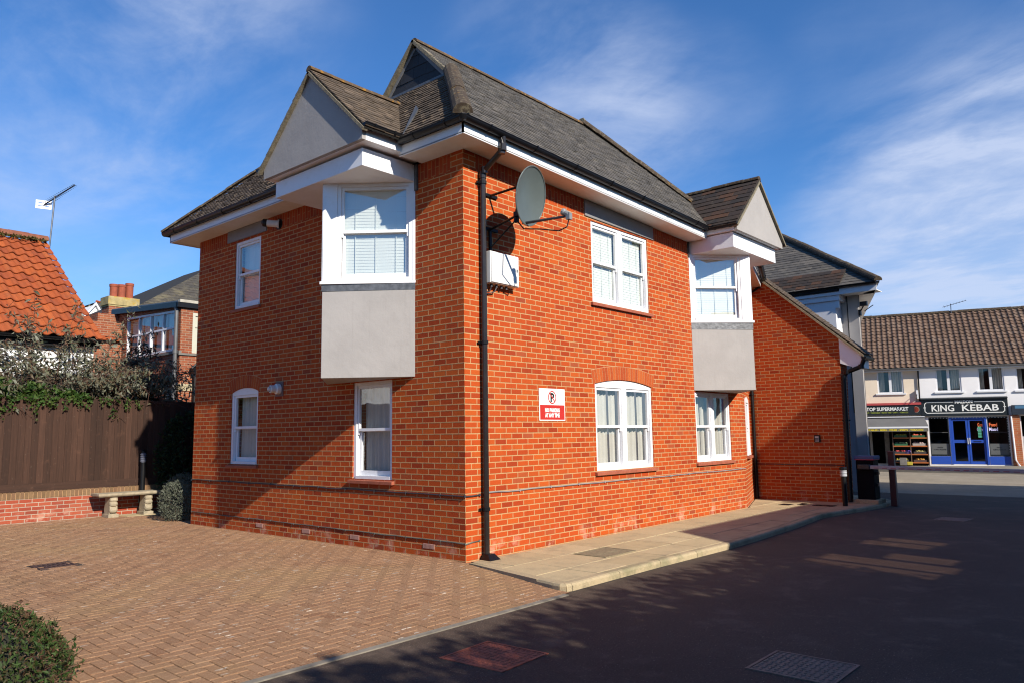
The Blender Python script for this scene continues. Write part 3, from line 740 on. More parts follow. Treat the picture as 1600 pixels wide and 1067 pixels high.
# ------------------------------------------------------------------ rainwater pipes
def downpipe(pts, r=.040, clips=(), mat=None, shoe=None, parent=None):
    m = MB(); m.tube(pts, r, 12)
    for p in pts[1:-1]: m.tube([V(p)-V((0,0,.06)), V(p)+V((0,0,.06))] if abs(V(p).x) > 1e9 else [V(p)-V((0,0,.045)), V(p)+V((0,0,.045))], r*1.22, 12)
    o = part('downpipe', m, mat or BROWNP, smooth=False)
    m = MB()
    for x, y, z, n in clips:
        m.tube([(x, y, z-.022), (x, y, z+.022)], r*1.3, 12); nn = V(n); t = nn.cross(V((0,0,1)))
        a = V((x, y, z)) - nn*.03; m.hexa([a+t*.085-V((0,0,.015))-nn*.012, a-t*.085-V((0,0,.015))-nn*.012, a-t*.085-V((0,0,.015)), a+t*.085-V((0,0,.015)), a+t*.085+V((0,0,.015))-nn*.012, a-t*.085+V((0,0,.015))-nn*.012, a-t*.085+V((0,0,.015)), a+t*.085+V((0,0,.015))])
    if clips: build('pipe_clip', m, BLACK, o)
    if shoe:
        m = MB(); x, y, z = shoe; m.hexa([(x-.10,y-.14,z),(x+.10,y-.14,z),(x+.08,y+.05,z),(x-.08,y+.05,z),(x-.06,y-.07,z+.07),(x+.06,y-.07,z+.07),(x+.05,y+.03,z+.07),(x-.05,y+.03,z+.07)]); build('pipe_shoe', m, BLACK, o)
    return o
px, py = .31, -.065
downpipe([(.27,-.47,5.43), (.27,-.47,5.27), (.275,-.44,5.235), (.31,-.10,5.06), (px,py,5.0), (px,py,.05)], clips=[(px,py,4.9,(0,-1,0)), (px,py,2.75,(0,-1,0)), (px,py,.62,(0,-1,0))], shoe=(px,py-.01,.0))
cp = CW1 + cn*.07; cp = cp - (CW1-CW0).normalized()*.10
downpipe([(cp.x+cn.x*.34,cp.y+cn.y*.34,5.05), (cp.x+cn.x*.3,cp.y+cn.y*.3,4.9), (cp.x,cp.y,4.72), (cp.x,cp.y,.03)], mat=BLACK, clips=[(cp.x,cp.y,2.4,cn)])
downpipe([(PX-.05,-1.86,3.02), (PX-.05,-1.80,2.88), (PX-.05,-1.50,2.78), (PX-.05,-1.425,2.66), (PX-.05,-1.40,.03)], r=.048, mat=BLACK, clips=[(PX-.05,-1.41,1.75,(-1,0,0))])

# ------------------------------------------------------------------ things fixed to the walls
AIRB = plain('air_brick_clay', (.50,.27,.22), .9, .2)
for y in (4.757, 3.43, 2.227, .672):
    m = MB(); m.lbox(FL, y-.108, y+.108, .102, .167, -.03, .002)
    for k in range(9): m.lbox(FL, y-.105+k*.0235, y-.105+k*.0235+.014, .105, .164, .0021, .0075)
    part('air_brick', m, AIRB)
def cable(name, pts, r, mat, label, seed=0, clipn=None, wig=.006):
    rng = random.Random(seed); out = []
    for a, b in zip(pts, pts[1:]):
        a, b = V(a), V(b); n = max(2, int((b-a).length/.22))
        for i in range(n): out.append(a+(b-a)*i/n + V((0, 0, rng.uniform(-wig, wig))))
    out.append(V(pts[-1])); m = MB(); m.tube(out, r, 6)
    step = max(3, len(out)//14)
    for p in out[::step]: m.tube([p-V((0,0,r*1.6)), p+V((0,0,r*1.6))], r*1.3, 6)
    return tag(recentre(build(name, m, mat)), label, 'cable')
CABG = plain('grey_cable', (.33,.31,.31), .5, .2); CABD = plain('dark_cable', (.045,.04,.05), .5, .3); CABV = plain('weathered_cable', (.12,.13,.115), .6, .4)
cable('cable', [(-.012,WL-.02,.815), (-.012,.0,.80), (-.012,-.012,.80), (.25,-.012,.80)], .010, CABD, 'dark cable clipped along the left brick wall at knee height below the window sills', 1)
cable('cable', [(.36,-.012,.815), (6.0,-.012,.80), (8.17,-.012,.79)], .0095, CABG, 'pair of light grey cables running along the sunny right brick wall below the windows', 2)
cable('cable', [(-.010,WL-.05,.235), (-.010,.0,.215), (-.010,-.010,.21), (.24,-.010,.23)], .0075, CABV, 'thin weathered cable just above the row of air bricks low on the left wall', 3)
cable('cable', [(PX-.012,.72,.80), (PX-.012,-1.28,.79)], .009, CABD, 'dark cable across the porch end wall under the intercom', 4)
# no parking sign
SIGNW = plain('sign_white', (.80,.80,.78), .35, .02); SIGNR = plain('sign_red', (.62,.035,.025), .4, .04); SIGNB = plain('sign_black', (.015,.015,.015), .4)
sx0, sx1, sz0, sz1 = 1.488, 2.088, 1.745, 2.205
t = thing('parking_sign', 'white and red no parking sign on the sunny red brick wall', 'sign', (sx0, 0, sz0))
m = MB(); m.lbox(FR, sx0, sx1, sz0, sz1, .004, .010); build('sign_board', m, SIGNW, t, bevel=.001)
m = MB(); m.lbox(FR, sx0+.016, sx1-.016, sz0+.014, sz0+.225, .0105, .0115); build('red_panel', m, SIGNR, t)
build('lettering', text_mesh('NO PARKING', FR, 1.785, sz0+.125, .075, .0118, .0004, width=.34, bold=.004), SIGNW, t)
build('lettering', text_mesh('AT ANY TIME', FR, 1.785, sz0+.052, .075, .0118, .0004, width=.34, bold=.004), SIGNW, t)
build('letter', text_mesh('P', FR, 1.785, sz0+.275, .17, .0108, .0004, bold=.008), SIGNB, t)
m = MB(); n = 36; c = (1.785, sz0+.335)
for k in range(n):
    a, b = 2*math.pi*k/n, 2*math.pi*(k+1)/n; q = lambda r, t: FR(c[0]+1.0*r*math.cos(t), c[1]+r*math.sin(t), .0126)
    m.face([q(.078,a), q(.094,a), q(.094,b), q(.078,b)])
m.face([FR(c[0]-.064,c[1]+.052,.0127), FR(c[0]-.052,c[1]+.064,.0127), FR(c[0]+.064,c[1]-.052,.0127), FR(c[0]+.052,c[1]-.064,.0127)])
build('prohibition_ring', m, SIGNR, t)
# meter box
t = thing('junction_box', 'pale grey metal junction box on the brick wall beneath the satellite dish', 'box', (.66, 0, 3.54))
STEELW = plain('pale_metal', (.60,.62,.64), .35, .05, 4)
m = MB(); m.lbox(FR, .375, .945, 3.545, 3.975, 0, .125); build('case', m, WHITE2, t, bevel=.006)
m = MB(); m.lbox(FR, .385, .935, 3.555, 3.965, .1255, .140); build('door', m, WHITE2, t, bevel=.004)
m = MB(); m.lbox(FR, .89, .905, 3.75, 3.79, .1405, .147); build('lock', m, BLACK, t)
m = MB()
for k in range(4): m.lathe((.46+.1*k, -.06, 3.50), [(.018,0), (.018,.045)], 8)
build('cable_gland', m, CABD, t); m = MB()
m.tube([(.46,-.06,3.50), (.44,-.05,3.44), (.38,-.03,3.43), (.35,-.02,3.45)], .008, 6); m.tube([(.56,-.06,3.50), (.53,-.06,3.45), (.47,-.03,3.42), (.36,-.02,3.40)], .008, 6)
build('cable_tail', m, CABD, t)
# satellite dish
t = thing('satellite_dish', 'grey satellite dish on a black bracket near the corner of the brick wall', 'satellite dish', (.45, 0, 4.5))
DISH = plain('dish_grey', (.125,.15,.143), .38, .06, 5, spec=.45); DISHB = plain('dish_dark', (.05,.055,.055), .5, .1)
dn = V((.17, -.96, -.20)).normalized(); dc = V((.555, -.695, 4.63)); du = V((0,0,1)).cross(dn).normalized(); dv = dn.cross(du)
m = MB(); nr, ns = 8, 40; rx, ry, dep = .365, .385, .07
pt = lambda r, a, o=0: dc + du*(rx*r*math.cos(a)) + dv*(ry*r*math.sin(a)) + dn*(dep*(r*r-1)+o)
vs, fs = [pt(0,0)], []
for i in range(1, nr+1):
    for k in range(ns): vs.append(pt(i/nr, 2*math.pi*k/ns))
for k in range(ns): fs.append((0, 1+k, 1+(k+1)%ns))
for i in range(nr-1):
    for k in range(ns): fs.append((1+i*ns+k, 1+(i+1)*ns+k, 1+(i+1)*ns+(k+1)%ns, 1+i*ns+(k+1)%ns))
m.mesh(vs, fs); build('reflector', m, DISH, t, smooth=True)
m = MB(); m.mesh([p - dn*.012 for p in vs], fs); build('reflector_back', m, DISHB, t, smooth=True)
m = MB(); ring = [pt(1, 2*math.pi*k/ns) for k in range(ns+1)]; m.tube(ring, .009, 6, cap=False); build('rim', m, DISH, t)
m = MB()
bt = pt(.92, -math.pi/2); lnb = dc + dn*.60 - dv*.22
m.tube([bt - dn*.05, bt, lnb - dn*.02 - dv*.02], [.022,.02,.016], 8)
build('arm', m, CABD, t)
m = MB(); ax = (dc - lnb).normalized(); m.lathe(lnb - ax*.02, [(.028,0), (.034,.03), (.034,.08), (.045,.10), (.045,.125)], 12, axis=tuple(ax)); m.box(lnb-V((.03,.03,.065)), lnb+V((.03,.03,.02))); build('feed_horn', m, plain('lnb_grey', (.30,.30,.30), .4), t)
m = MB(); m.tube([lnb-V((0,0,.06)), lnb-V((.02,-.02,.16)), lnb-V((.06,-.12,.20)), lnb-V((.2,-.30,.17)), bt-dv*.08-dn*.02, bt-dn*.14+dv*.02], .009, 6); build('lead', m, BLACK, t)
m = MB()
back = dc - dn*.12 - dv*.16
pole = back - dn*.06
m.tube([pole-dv*.20, pole+dv*.16], .024, 10); m.hexa([back-du*.07-dv*.11, back+du*.07-dv*.11, back+du*.07+dn*.015-dv*.11, back-du*.07+dn*.015-dv*.11, back-du*.07+dv*.11, back+du*.07+dv*.11, back+du*.07+dn*.015+dv*.11, back-du*.07+dn*.015+dv*.11])
m.box(pole-V((.05,.05,.12)), pole+V((.03,.03,-.06)))
build('mast_clamp', m, BLACK, t)
m = MB()
up_, lo_ = V((.50,-.02,4.77)), V((.50,-.02,4.30))
for w0, end in ((up_, pole+V((0,0,.28))), (lo_, pole-V((0,0,.10)))):
    m.lbox(FR, w0.x-.14, w0.x+.14, w0.z-.02, w0.z+.02, 0, .03); m.tube([w0, end], .018, 4)
m.tube([V((.50,-.02,4.05)), pole-V((0,0,.14))], .013, 4); m.lbox(FR, .48, .52, 3.98, 4.32, 0, .025); m.tube([pole-V((0,0,.2)), pole+V((0,0,.30))], .02, 8)
build('bracket', m, BLACK, t)
# flues on the left wall
t = thing('boiler_flue', 'white flue pipe with black cap poking out beside the upper small window', 'flue', (0, 4.42, 5.15))
m = MB(); m.lathe((-.005,4.36,5.13), [(.075,0), (.075,.02), (.058,.022), (.058,.20)], 16, axis=(-.75,.62,.05)); build('pipe', m, WHITE2, t)
m = MB(); m.lathe(V((-.005,4.36,5.13))+V((-.75,.62,.05)).normalized()*.2, [(.058,0), (.066,.01), (.066,.06), (.03,.09), (.0,.09)], 16, axis=(-.75,.62,.12)); build('cap', m, BLACK, t)
m = MB(); m.lathe((0.0,4.36,5.13), [(.095,0), (.095,.015)], 16, axis=(-1,0,0)); build('collar', m, BLACK, t)
t = thing('boiler_flue', 'stubby white flue outlet on the brick wall right of the arched small window', 'flue', (0, 4.25, 2.34))
m = MB(); m.lbox(FL, 4.13, 4.35, 2.23, 2.47, 0, .012); build('wall_plate', m, plain('flue_plate', (.20,.12,.11), .7), t)
m = MB(); m.lathe((-.012,4.235,2.35), [(.085,0), (.085,.06), (.07,.07), (.062,.075), (.062,.16), (.05,.165), (.05,.02)], 16, axis=(-1,.12,-.04)); m.lathe((-.15,4.26,2.345), [(.028,0),(.028,.05)], 10, axis=(-1,.3,.1)); build('pipe', m, WHITE2, t)
t = thing('intercom', 'small black and white intercom panel on the porch end wall', 'intercom', (PX, -.76, 1.28))
m = MB(); m.lbox(FP, -.83, -.70, 1.28, 1.44, 0, .03); build('housing', m, BLACK, t, bevel=.008)
m = MB(); m.lbox(FP, -.805, -.725, 1.30, 1.415, .0305, .036); build('keypad', m, STEELW, t)
m = MB(); [m.lbox(FP, -.797+.026*i, -.797+.026*i+.018, 1.31+.025*j, 1.31+.025*j+.016, .0365, .041) for i in range(3) for j in range(3)]; build('buttons', m, BLACK, t)

# ------------------------------------------------------------------ ground
def asphalt(name, base, agg, fleck=.5, patch=None):
    m, n, b = material(name)
    base, agg = A(base), A(agg); f = n.noise(75, 5, .85); g = n.noise(34, 4, .75)
    c = n.mix(f.sstep(.45, .66)*.9, base, agg); c = n.mix(g.sstep(.54, .68)*.5, c, tuple(q*.45 for q in base)); c = n.mix(n.noise(62, 2, .6).sstep(.66, .71)*.6, c, tuple(min(.5, q*4.5) for q in agg))
    c = n.mix(n.noise(.55, 6, .65).sstep(.4, .7)*.5, c, tuple(q*.6 for q in base))
    c = n.mix(n.noise(2.3, 6, .7).sstep(.5, .72)*.35, c, tuple(q*1.5 for q in agg))
    v = n.new('ShaderNodeTexVoronoi'); v.inputs['Scale'].default_value = 26; v.inputs['Randomness'].default_value = 1
    n.ln(n.new('ShaderNodeTexCoord').outputs['Object'], v.inputs['Vector'])
    d = X(m.node_tree, v.outputs['Distance']); sp = (d.sstep(.05, .10) * -1.0 + 1.0) * n.noise(3.1, 3).sstep(.52, .62)
    c = n.mix(sp*fleck, c, (.34, .30, .27))
    n.ln(c, b.inputs['Base Color']); b.inputs['Roughness'].default_value = .82; b.inputs['Specular IOR Level'].default_value = .35
    n.ln(n.bump(f*.6 + g, .6, .008), b.inputs['Normal'])
    return m
ASPH = asphalt('dark_asphalt', (.078,.053,.038), (.185,.130,.096), 1.0)
ASPL = asphalt('worn_asphalt', (.36,.30,.22), (.46,.39,.30), .2)
EARTH = plain('earth', (.10,.085,.06), .95, .3, 3)
m = MB(); m.face([(-900,-900,-.16),(900,-900,-.16),(900,900,-.16),(-900,900,-.16)]); struct('ground', m, EARTH)
m = MB(); m.face([(-30,-40,-.080),(14.5,-40,-.080),(14.5,8,-.080),(-30,8,-.080)]); struct('road', m, ASPH)
m = MB(); m.face([(14.5,-60,-.080),(24.7,-60,-.080),(24.7,60,-.080),(14.5,60,-.080)]); struct('street', m, ASPL)
FLAGC = plain('street_flags', (.30,.26,.20), .9, .15, 3)
m = MB(); m.box((24.83,-60,-.2),(33,60,.04)); struct('street_pavement', m, FLAGC)
m = MB(); m.box((24.70,-60,-.2),(24.828,60,.045)); struct('street_kerb', m, plain('kerb_stone_grey', (.26,.24,.21), .9, .2, 4))
# courtyard of herringbone clay blocks, each a real bevelled block
rng = random.Random(5)
def cz(x, y): return 0.0 if y > .3 else -.076*(.3-y)/2.35
def ramp_x(y): return -.50*max(0, min(1, -y/1.9)) - .03
def edge_y(x): return -1.90
m = MB(); w = .1
def pavermat():
    m, n, b = material('clay_paver')
    c = n.ramp(n.island(), [(0,(.275,.145,.078)),(.3,(.32,.175,.097)),(.6,(.30,.158,.085)),(.85,(.345,.195,.112)),(1,(.245,.120,.064))])
    c = n.mix(n.noise(62, 4, .85).sstep(.50, .62)*.6, c, (.46,.31,.19)); c = n.mix(n.noise(48, 4, .85).sstep(.54, .66)*.6, c, (.10,.055,.035))
    c = n.mix(n.noise(1.1, 6, .7).sstep(.52, .74)*.5, c, (.13,.08,.05)); c = n.mix(n.noise(.45, 4, .6).sstep(.45, .7)*.5, c, (.36,.23,.11))
    mp = n.new('ShaderNodeMapping'); mp.inputs['Scale'].default_value = (5.5, 15, 1); mp.inputs['Rotation'].default_value = (0, 0, .35); n.ln(n.new('ShaderNodeTexCoord').outputs['Object'], mp.inputs[0])
    v = n.new('ShaderNodeTexVoronoi'); v.inputs['Scale'].default_value = 1; n.ln(mp.outputs[0], v.inputs['Vector'])
    chips = (X(m.node_tree, v.outputs['Distance']).sstep(.13, .22)*-1.0+1.0) * n.noise(1.3, 3, .6).sstep(.46, .55) * n.noise(40, 3, .7).sstep(.36, .48)
    c = n.mix(chips*.7, c, (.62,.55,.46))
    n.ln(c, b.inputs['Base Color']); b.inputs['Roughness'].default_value = .95; b.inputs['Specular IOR Level'].default_value = .2
    n.ln(n.bump(n.noise(130, 4, .75), .8, .012), b.inputs['Normal']); return m
PAVM = pavermat()
for i in range(-96, 26):
    for j in range(-23, 103):
        k = (i-j) % 4
        if k == 0: x0, y0, x1, y1 = i*w, j*w, (i+2)*w, (j+1)*w
        elif k == 3: x0, y0, x1, y1 = i*w, j*w, (i+1)*w, (j+2)*w
        else: continue
        cx, cy = (x0+x1)/2, (y0+y1)/2
        if cy < -2.05 or cy > 10.12: continue
        if cy <= WL+.03 and cx > (.12 if cy > 0 else ramp_x(cy)+.14): continue
        if cy > WL and (cx > -.15 + (10-cy)*.62 or cx > 1.4) : continue
        if -3.5 < cx < -3.03 and 3.88 < cy < 4.32: continue
        g, bv = .0042, .004; z = cz(cx, cy) + rng.uniform(-.0015, .0015); tx, ty = rng.uniform(-.010, .010), rng.uniform(-.010, .010)
        zz = lambda x, y: z + (x-cx)*tx + (y-cy)*(ty + (.0324 if cy < .3 else 0))
        o = [(x0+g, y0+g), (x1-g, y0+g), (x1-g, y1-g), (x0+g, y1-g)]; q = [(x0+g+bv, y0+g+bv), (x1-g-bv, y0+g+bv), (x1-g-bv, y1-g-bv), (x0+g+bv, y1-g-bv)]
        vs = [(x, y, zz(x, y)-.0035) for x, y in o] + [(x, y, zz(x, y)) for x, y in q]
        m.mesh(vs + [(x, y, zz(x, y)-.013) for x, y in o], [(4,5,6,7), (0,1,5,4), (1,2,6,5), (2,3,7,6), (3,0,4,7), (8,9,1,0), (9,10,2,1), (10,11,3,2), (11,8,0,3)])
struct('courtyard_paving', m, PAVM, recalc=False, clip=[((0,-1.903,0),(0,-1,0))])
m = MB()
xs = [-9.7 + .4*i for i in range(31)]
for a, b in zip(xs, xs[1:]):
    for y0, y1 in ((None, .3), (.3, 10.1)):
        ya, yb = (edge_y(a), edge_y(b)) if y0 is None else (y0, y0)
        m.face([(a, ya, cz(a,ya)-.009), (b, yb, cz(b,yb)-.009), (b, y1, cz(b,y1)-.009), (a, y1, cz(a,y1)-.009)])
struct('courtyard_sand', m, plain('joint_sand', (.060,.042,.030), .95, .3, 5))
m = MB()
for a, b in zip(xs, xs[1:]):
    if a > -.5: break
    if b > -.45: b = -.45
    for k in range(1): m.hexa([(a, edge_y(a)-.062, -.12), (b, edge_y(b)-.062, -.12), (b, edge_y(b)-.004, -.12), (a, edge_y(a)-.004, -.12), (a, edge_y(a)-.062, -.070), (b, edge_y(b)-.062, -.070), (b, edge_y(b)-.004, -.067), (a, edge_y(a)-.004, -.067)])
struct('courtyard_edging', m, plain('edging_concrete', (.26,.225,.18), .9, .25, 8, bump=.3))
# footway of concrete flags with a kerb
FLAG = islandmat('footway_flag', [(.64,.50,.29), (.69,.55,.33), (.60,.47,.27), (.66,.52,.31)], .9, [((.30,.25,.17), 2.0, .55, .46, .7), ((.22,.19,.14), 14, .4, .62, .72)], .3, 90)
KERB = islandmat('kerb_stone', [(.56,.44,.27), (.62,.49,.30), (.59,.46,.28)], .9, [((.13,.15,.07), 1.4, .55, .45, .65), ((.28,.24,.17), 5, .5, .5, .7)], .4, 90)
def kerb_y(x):
    pts = [(-.37,-1.86), (1.3,-1.86), (3.63,-1.92), (6.0,-1.80), (8.0,-1.62), (10.1,-1.98), (11.2,-2.02), (11.9,-1.7), (12.2,-1.2)]
    for (a, ya), (b, yb) in zip(pts, pts[1:]):
        if a <= x <= b: return ya + (yb-ya)*(x-a)/(b-a)
    return pts[0][1] if x < 0 else pts[-1][1]
def wall_y(x): return -.02 if x < WX else min(.75, (x-WX)*.36)
m = MB(); rng = random.Random(9)
rows = [(-.03, -.66), (-.66, -1.27), (-1.27, None)]
rows_far = [(.75, .2), (.2, -.4), (-.4, -.9), (-.9, -1.4), (-1.4, None)]
def flagq(x0, x1, ya0, ya1, yb0, yb1):
    g = .004; j = [rng.uniform(-.002, .002) for _ in range(4)]; z = rng.uniform(-.002, .002)
    p = [(x0+g, yb0+g), (x1-g, yb1+g), (x1-g, ya1-g), (x0+g, ya0-g)]
    m.mesh([(x, y, z-.012) for x, y in p] + [(x+(.004 if i in (0,3) else -.004), y+(.004 if i < 2 else -.004), z+j[i]) for i, (x, y) in enumerate(p)], [(4,5,6,7),(0,1,5,4),(1,2,6,5),(2,3,7,6),(3,0,4,7)])
for r, (ya, yb) in enumerate(rows):
    x = -.75 - .35*r
    while x < 9.9:
        x1 = x + rng.choice((.62, .75, .9, .9)); 
        lo = ramp_x(ya - .3) + .02
        xa = x
        bb0, bb1 = (yb, yb) if yb else (kerb_y(max(xa,-.3))+.135, kerb_y(x1)+.135)
        if x1 - xa > .08: flagq(xa, x1, ya, ya, bb0, bb1)
        x = x1
    if r == 0:
        x = 8.3
        while x < 10.2:
            flagq(x, x+.6, min(wall_y(x)-.02, .7), min(wall_y(x+.6)-.02, .7), -.03, -.03); x += .6
x = 9.9
while x < 12.0: flagq(x, x+.6, -.66, -.66, kerb_y(x)+.135, kerb_y(x+.6)+.135); x += .6
struct('footway', m, FLAG, recalc=False, clip=[((.045,-.10,0),(-1.30,.29,0))])
m = MB(); m.face([(-.02,-.02,-.014),(-.33,-1.4,-.014),(-.2,-1.83,-.014),(3.6,-1.85,-.014),(8,-1.55,-.014),(11.8,-1.7,-.014),(12,.7,-.014),(0,.1,-.014)]); struct('footway_bed', m, plain('flag_joint', (.17,.14,.10), .95, .2))
m = MB(); x = -.30; rng = random.Random(12)
def kerb_stone(p, q, n):
    """p,q top outer edge ends; n outward"""
    p, q, n = V(p), V(q), V(n); d = (q-p).normalized()*.004; p = p+d; q = q-d
    prof = [(-.13,-.2), (-.13,.0), (-.035,.002), (-.012,-.006), (.002,-.028), (.006,-.2)]
    m.mesh([e + n*a + V((0,0,b)) for e in (p, q) for a, b in prof], [(i, i+1, 7+i, 6+i) for i in range(5)] + [(0,1,2,3,4,5), (11,10,9,8,7,6)])
while x < 11.9:
    x1 = x + .9; a, b = V((x, kerb_y(x), 0)), V((x1, kerb_y(x1), 0)); n = (b-a).cross(V((0,0,1))).normalized()
    kerb_stone(a, b, n); x = x1
# the rounded corner and the tapering end that dies into the courtyard
cpts = [(-.30,-1.86,0), (-.375,-1.835,0), (-.405,-1.77,0), (-.39,-1.66,0), (-.33,-1.40,0)]
for a, b in zip(cpts, cpts[1:]):
    a, b = V(b), V(a); n = (b-a).cross(V((0,0,1))).normalized(); kerb_stone(a, b, n)
a, b = V((-.33,-1.40,0)), V((-.04,-.10,.0)); t = V((.12,-.02,0))
m.hexa([a-V((0,0,.2)), a+t-V((0,0,.2)), b+t*.6-V((0,0,.2)), b-V((0,0,.2)), a+V((0,0,-.004)), a+t, b+t*.6, b+V((0,0,.0))])
struct('kerb', m, KERB, recalc=True)
# soil bed behind the house corner
m = MB(); m.face([(.0,WL+.05,-.005),(2.2,WL+.05,-.005),(2.2,10.1,-.005),(-.35,10.1,-.005),(-.1,9.5,-.005),(1.0,8.2,-.005)]); struct('planting_bed', m, plain('soil', (.035,.028,.02), .95, .4, 8, bump=.6))
m = MB()
flag = [(-.1,9.62),(.75,9.62),(.95,9.95),(.3,10.08),(-.2,10.08)]
m.prism([(x,y,-.03) for x,y in flag], (0,0,.036)); struct('bench_slab', m, FLAG)

# ------------------------------------------------------------------ covers and grates
RUST = plain('rusty_iron', (.46,.125,.075), .65, .35, 9, metal=.1, bump=.4, bscale=80); IRON = plain('dark_iron', (.27,.175,.13), .6, .3, 9, metal=.15, bump=.3)
def cover(name, label, c, sx, sy, mat, z, nx, ny, rot=0, split=False, group=None):
    t = thing(name, label, 'manhole cover', (c[0], c[1], z), group)
    ca, sa = math.cos(rot), math.sin(rot)
    F = lambda u, v, d=0.0: V((c[0]+u*ca-v*sa, c[1]+u*sa+v*ca, z+d))
    m = MB(); b = .022
    for a in ((-sx/2, sx/2, -sy/2, -sy/2+b), (-sx/2, sx/2, sy/2-b, sy/2), (-sx/2, -sx/2+b, -sy/2+b, sy/2-b), (sx/2-b, sx/2, -sy/2+b, sy/2-b)): m.lbox(F, a[0], a[1], a[2], a[3], -.02, .006)
    build('frame', m, mat, t)
    m = MB(); x0, x1, y0, y1 = -sx/2+b+.005, sx/2-b-.005, -sy/2+b+.005, sy/2-b-.005
    if split: m.lbox(F, x0, -.004, y0, y1, -.02, .003); m.lbox(F, .004, x1, y0, y1, -.02, .003)
    else: m.lbox(F, x0, x1, y0, y1, -.02, .003)
    for i in range(nx):
        for j in range(ny):
            u = x0+(x1-x0)*(i+.5)/nx; v = y0+(y1-y0)*(j+.5)/ny; h = (x1-x0)/nx*.30; l = (y1-y0)/ny*.30
            if (i+j) % 2: h, l = h*.55, l*1.25
            else: h, l = h*1.25, l*.55
            m.hexa([F(u-h,v-l,.003), F(u+h,v-l,.003), F(u+h,v+l,.003), F(u-h,v+l,.003), F(u-h*.7,v-l*.7,.0075), F(u+h*.7,v-l*.7,.0075), F(u+h*.7,v+l*.7,.0075), F(u-h*.7,v+l*.7,.0075)])
    build('lid', m, mat, t)
    return t
cover('manhole_cover', 'rusty red square manhole cover in the dark road near the courtyard edge', (-2.545,-2.80), .56, .60, RUST, -.0795, 10, 11, R(3), True)
cover('manhole_cover', 'dark iron manhole cover at the bottom right of the road', (-1.415,-4.68), .55, .60, IRON, -.0795, 11, 12, 0)
cover('manhole_cover', 'small worn cover in the road near the parking barrier', (8.85,-3.58), .55, .5, IRON, -.0795, 8, 8, R(-5))
cover('inspection_cover', 'square buff inspection cover set in the sunny footway', (1.62,-.97), .72, .50, plain('buff_cover', (.27,.22,.13), .9, .3, 20, bump=.5), .003, 1, 1, 0)
for (x, y, sx, sy, lab) in ((9.2,-.40,.30,.22,'small black cover in the footway closest to the drainpipe corner'), (9.45,-.66,.30,.14,'narrow black cover in the footway between two other covers'), (9.38,-1.13,.24,.42,'long black cover in the footway nearest the bollard')):
    cover('footway_cover', lab, (x, y), sx, sy, BLACK, .002, 2, 2, 0, group='small covers by the porch wall')
DRAIN = plain('drain_iron', (.085,.040,.030), .7, .35, 9)
t = thing('drain_grate', 'rusty slotted drain grate in the block paved courtyard', 'drain', (-3.27,4.09,0))
m = MB()
for a in ((-3.48,-3.05,3.90,3.925), (-3.48,-3.05,4.275,4.30), (-3.48,-3.455,3.925,4.275), (-3.075,-3.05,3.925,4.275)): m.box((a[0],a[2],-.03), (a[1],a[3],.003))
build('frame', m, DRAIN, t)
m = MB()
for k in range(7): m.box((-3.455+.0543*k+.006, 3.925, -.03), (-3.455+.0543*k+.040, 4.275, -.001))
m.box((-3.455,4.09,-.029),(-3.075,4.11,-.0015)); build('bars', m, DRAIN, t)
m = MB(); m.face([(-3.48,3.9,-.028),(-3.05,3.9,-.028),(-3.05,4.3,-.028),(-3.48,4.3,-.028)]); build('gully', m, BLACK, t)

# ------------------------------------------------------------------ barrier, bollard, red post
t = thing('parking_barrier', 'black barrier cabinet with a long pale striped arm lowered across the road', 'barrier', (10.45, -1.70, 0))
m = MB(); m.box((10.30,-1.87,.085),(10.66,-1.52,.905)); build('cabinet', m, plain('cabinet_black', (.006,.007,.010), .6, .1, spec=.06), t, bevel=.012)
CABTOP = plain('cabinet_lid', (.09,.12,.28), .6, .05); PINK = plain('pink_band', (.65,.08,.16), .5, .03)
m = MB(); m.box((10.27,-1.90,.922),(10.69,-1.49,.99)); build('lid', m, CABTOP, t, bevel=.012)
m = MB(); m.box((10.275,-1.895,.906),(10.685,-1.495,.921)); build('band', m, PINK, t)
m = MB(); m.box((10.18,-1.83,.71),(10.298,-1.58,.82)); build('arm_mount', m, plain('arm_mount', (.025,.025,.028), .4, .1), t, bevel=.02)
m = MB(); m.hexa([(10.20,-6.9,.66),(10.27,-6.9,.66),(10.27,-1.831,.725),(10.20,-1.831,.725),(10.20,-6.9,.735),(10.27,-6.9,.735),(10.27,-1.831,.80),(10.20,-1.831,.80)]); arm = build('arm', m, plain('arm_aluminium', (.50,.50,.53), .4, .06), t, bevel=.008)
m = MB()
for k in range(30):
    y = -1.9-.165*k; z = .752+(y+1.831)*.0128; m.hexa([(10.1985,y-.10,z-.010),(10.1995,y-.10,z-.010),(10.1995,y,z-.010),(10.1985,y,z-.010),(10.1985,y-.10,z+.004),(10.1995,y-.10,z+.004),(10.1995,y,z+.004),(10.1985,y,z+.004)])
build('red_strip', m, plain('arm_red', (.45,.10,.13), .5), arm)
m = MB(); m.box((10.22,-1.95,.0),(10.74,-1.44,.084)); build('plinth', m, KERB, t, bevel=.01)
m = MB(); m.box((10.40,-1.93,.60),(10.5,-1.872,.66)); m.box((10.40,-1.91,.36),(10.5,-1.872,.42)); build('hinge', m, BLACK, t)
t = thing('barrier_post', 'dark red square post behind the barrier arm next to its cabinet', 'post', (10.85, -2.09, -.08))
RED = plain('dark_red_paint', (.12,.010,.006), .5, .12, 5)
m = MB(); m.box((10.79,-2.15,-.08),(10.91,-2.03,1.06)); build('post', m, RED, t, bevel=.006)
m = MB(); m.box((10.78,-2.16,1.061),(10.92,-2.02,1.08)); build('cap', m, plain('post_cap', (.25,.06,.05), .5), t)
t = thing('bollard', 'black bollard with white bands under its cap in front of the porch wall', 'bollard', (9.53,-1.50,0))
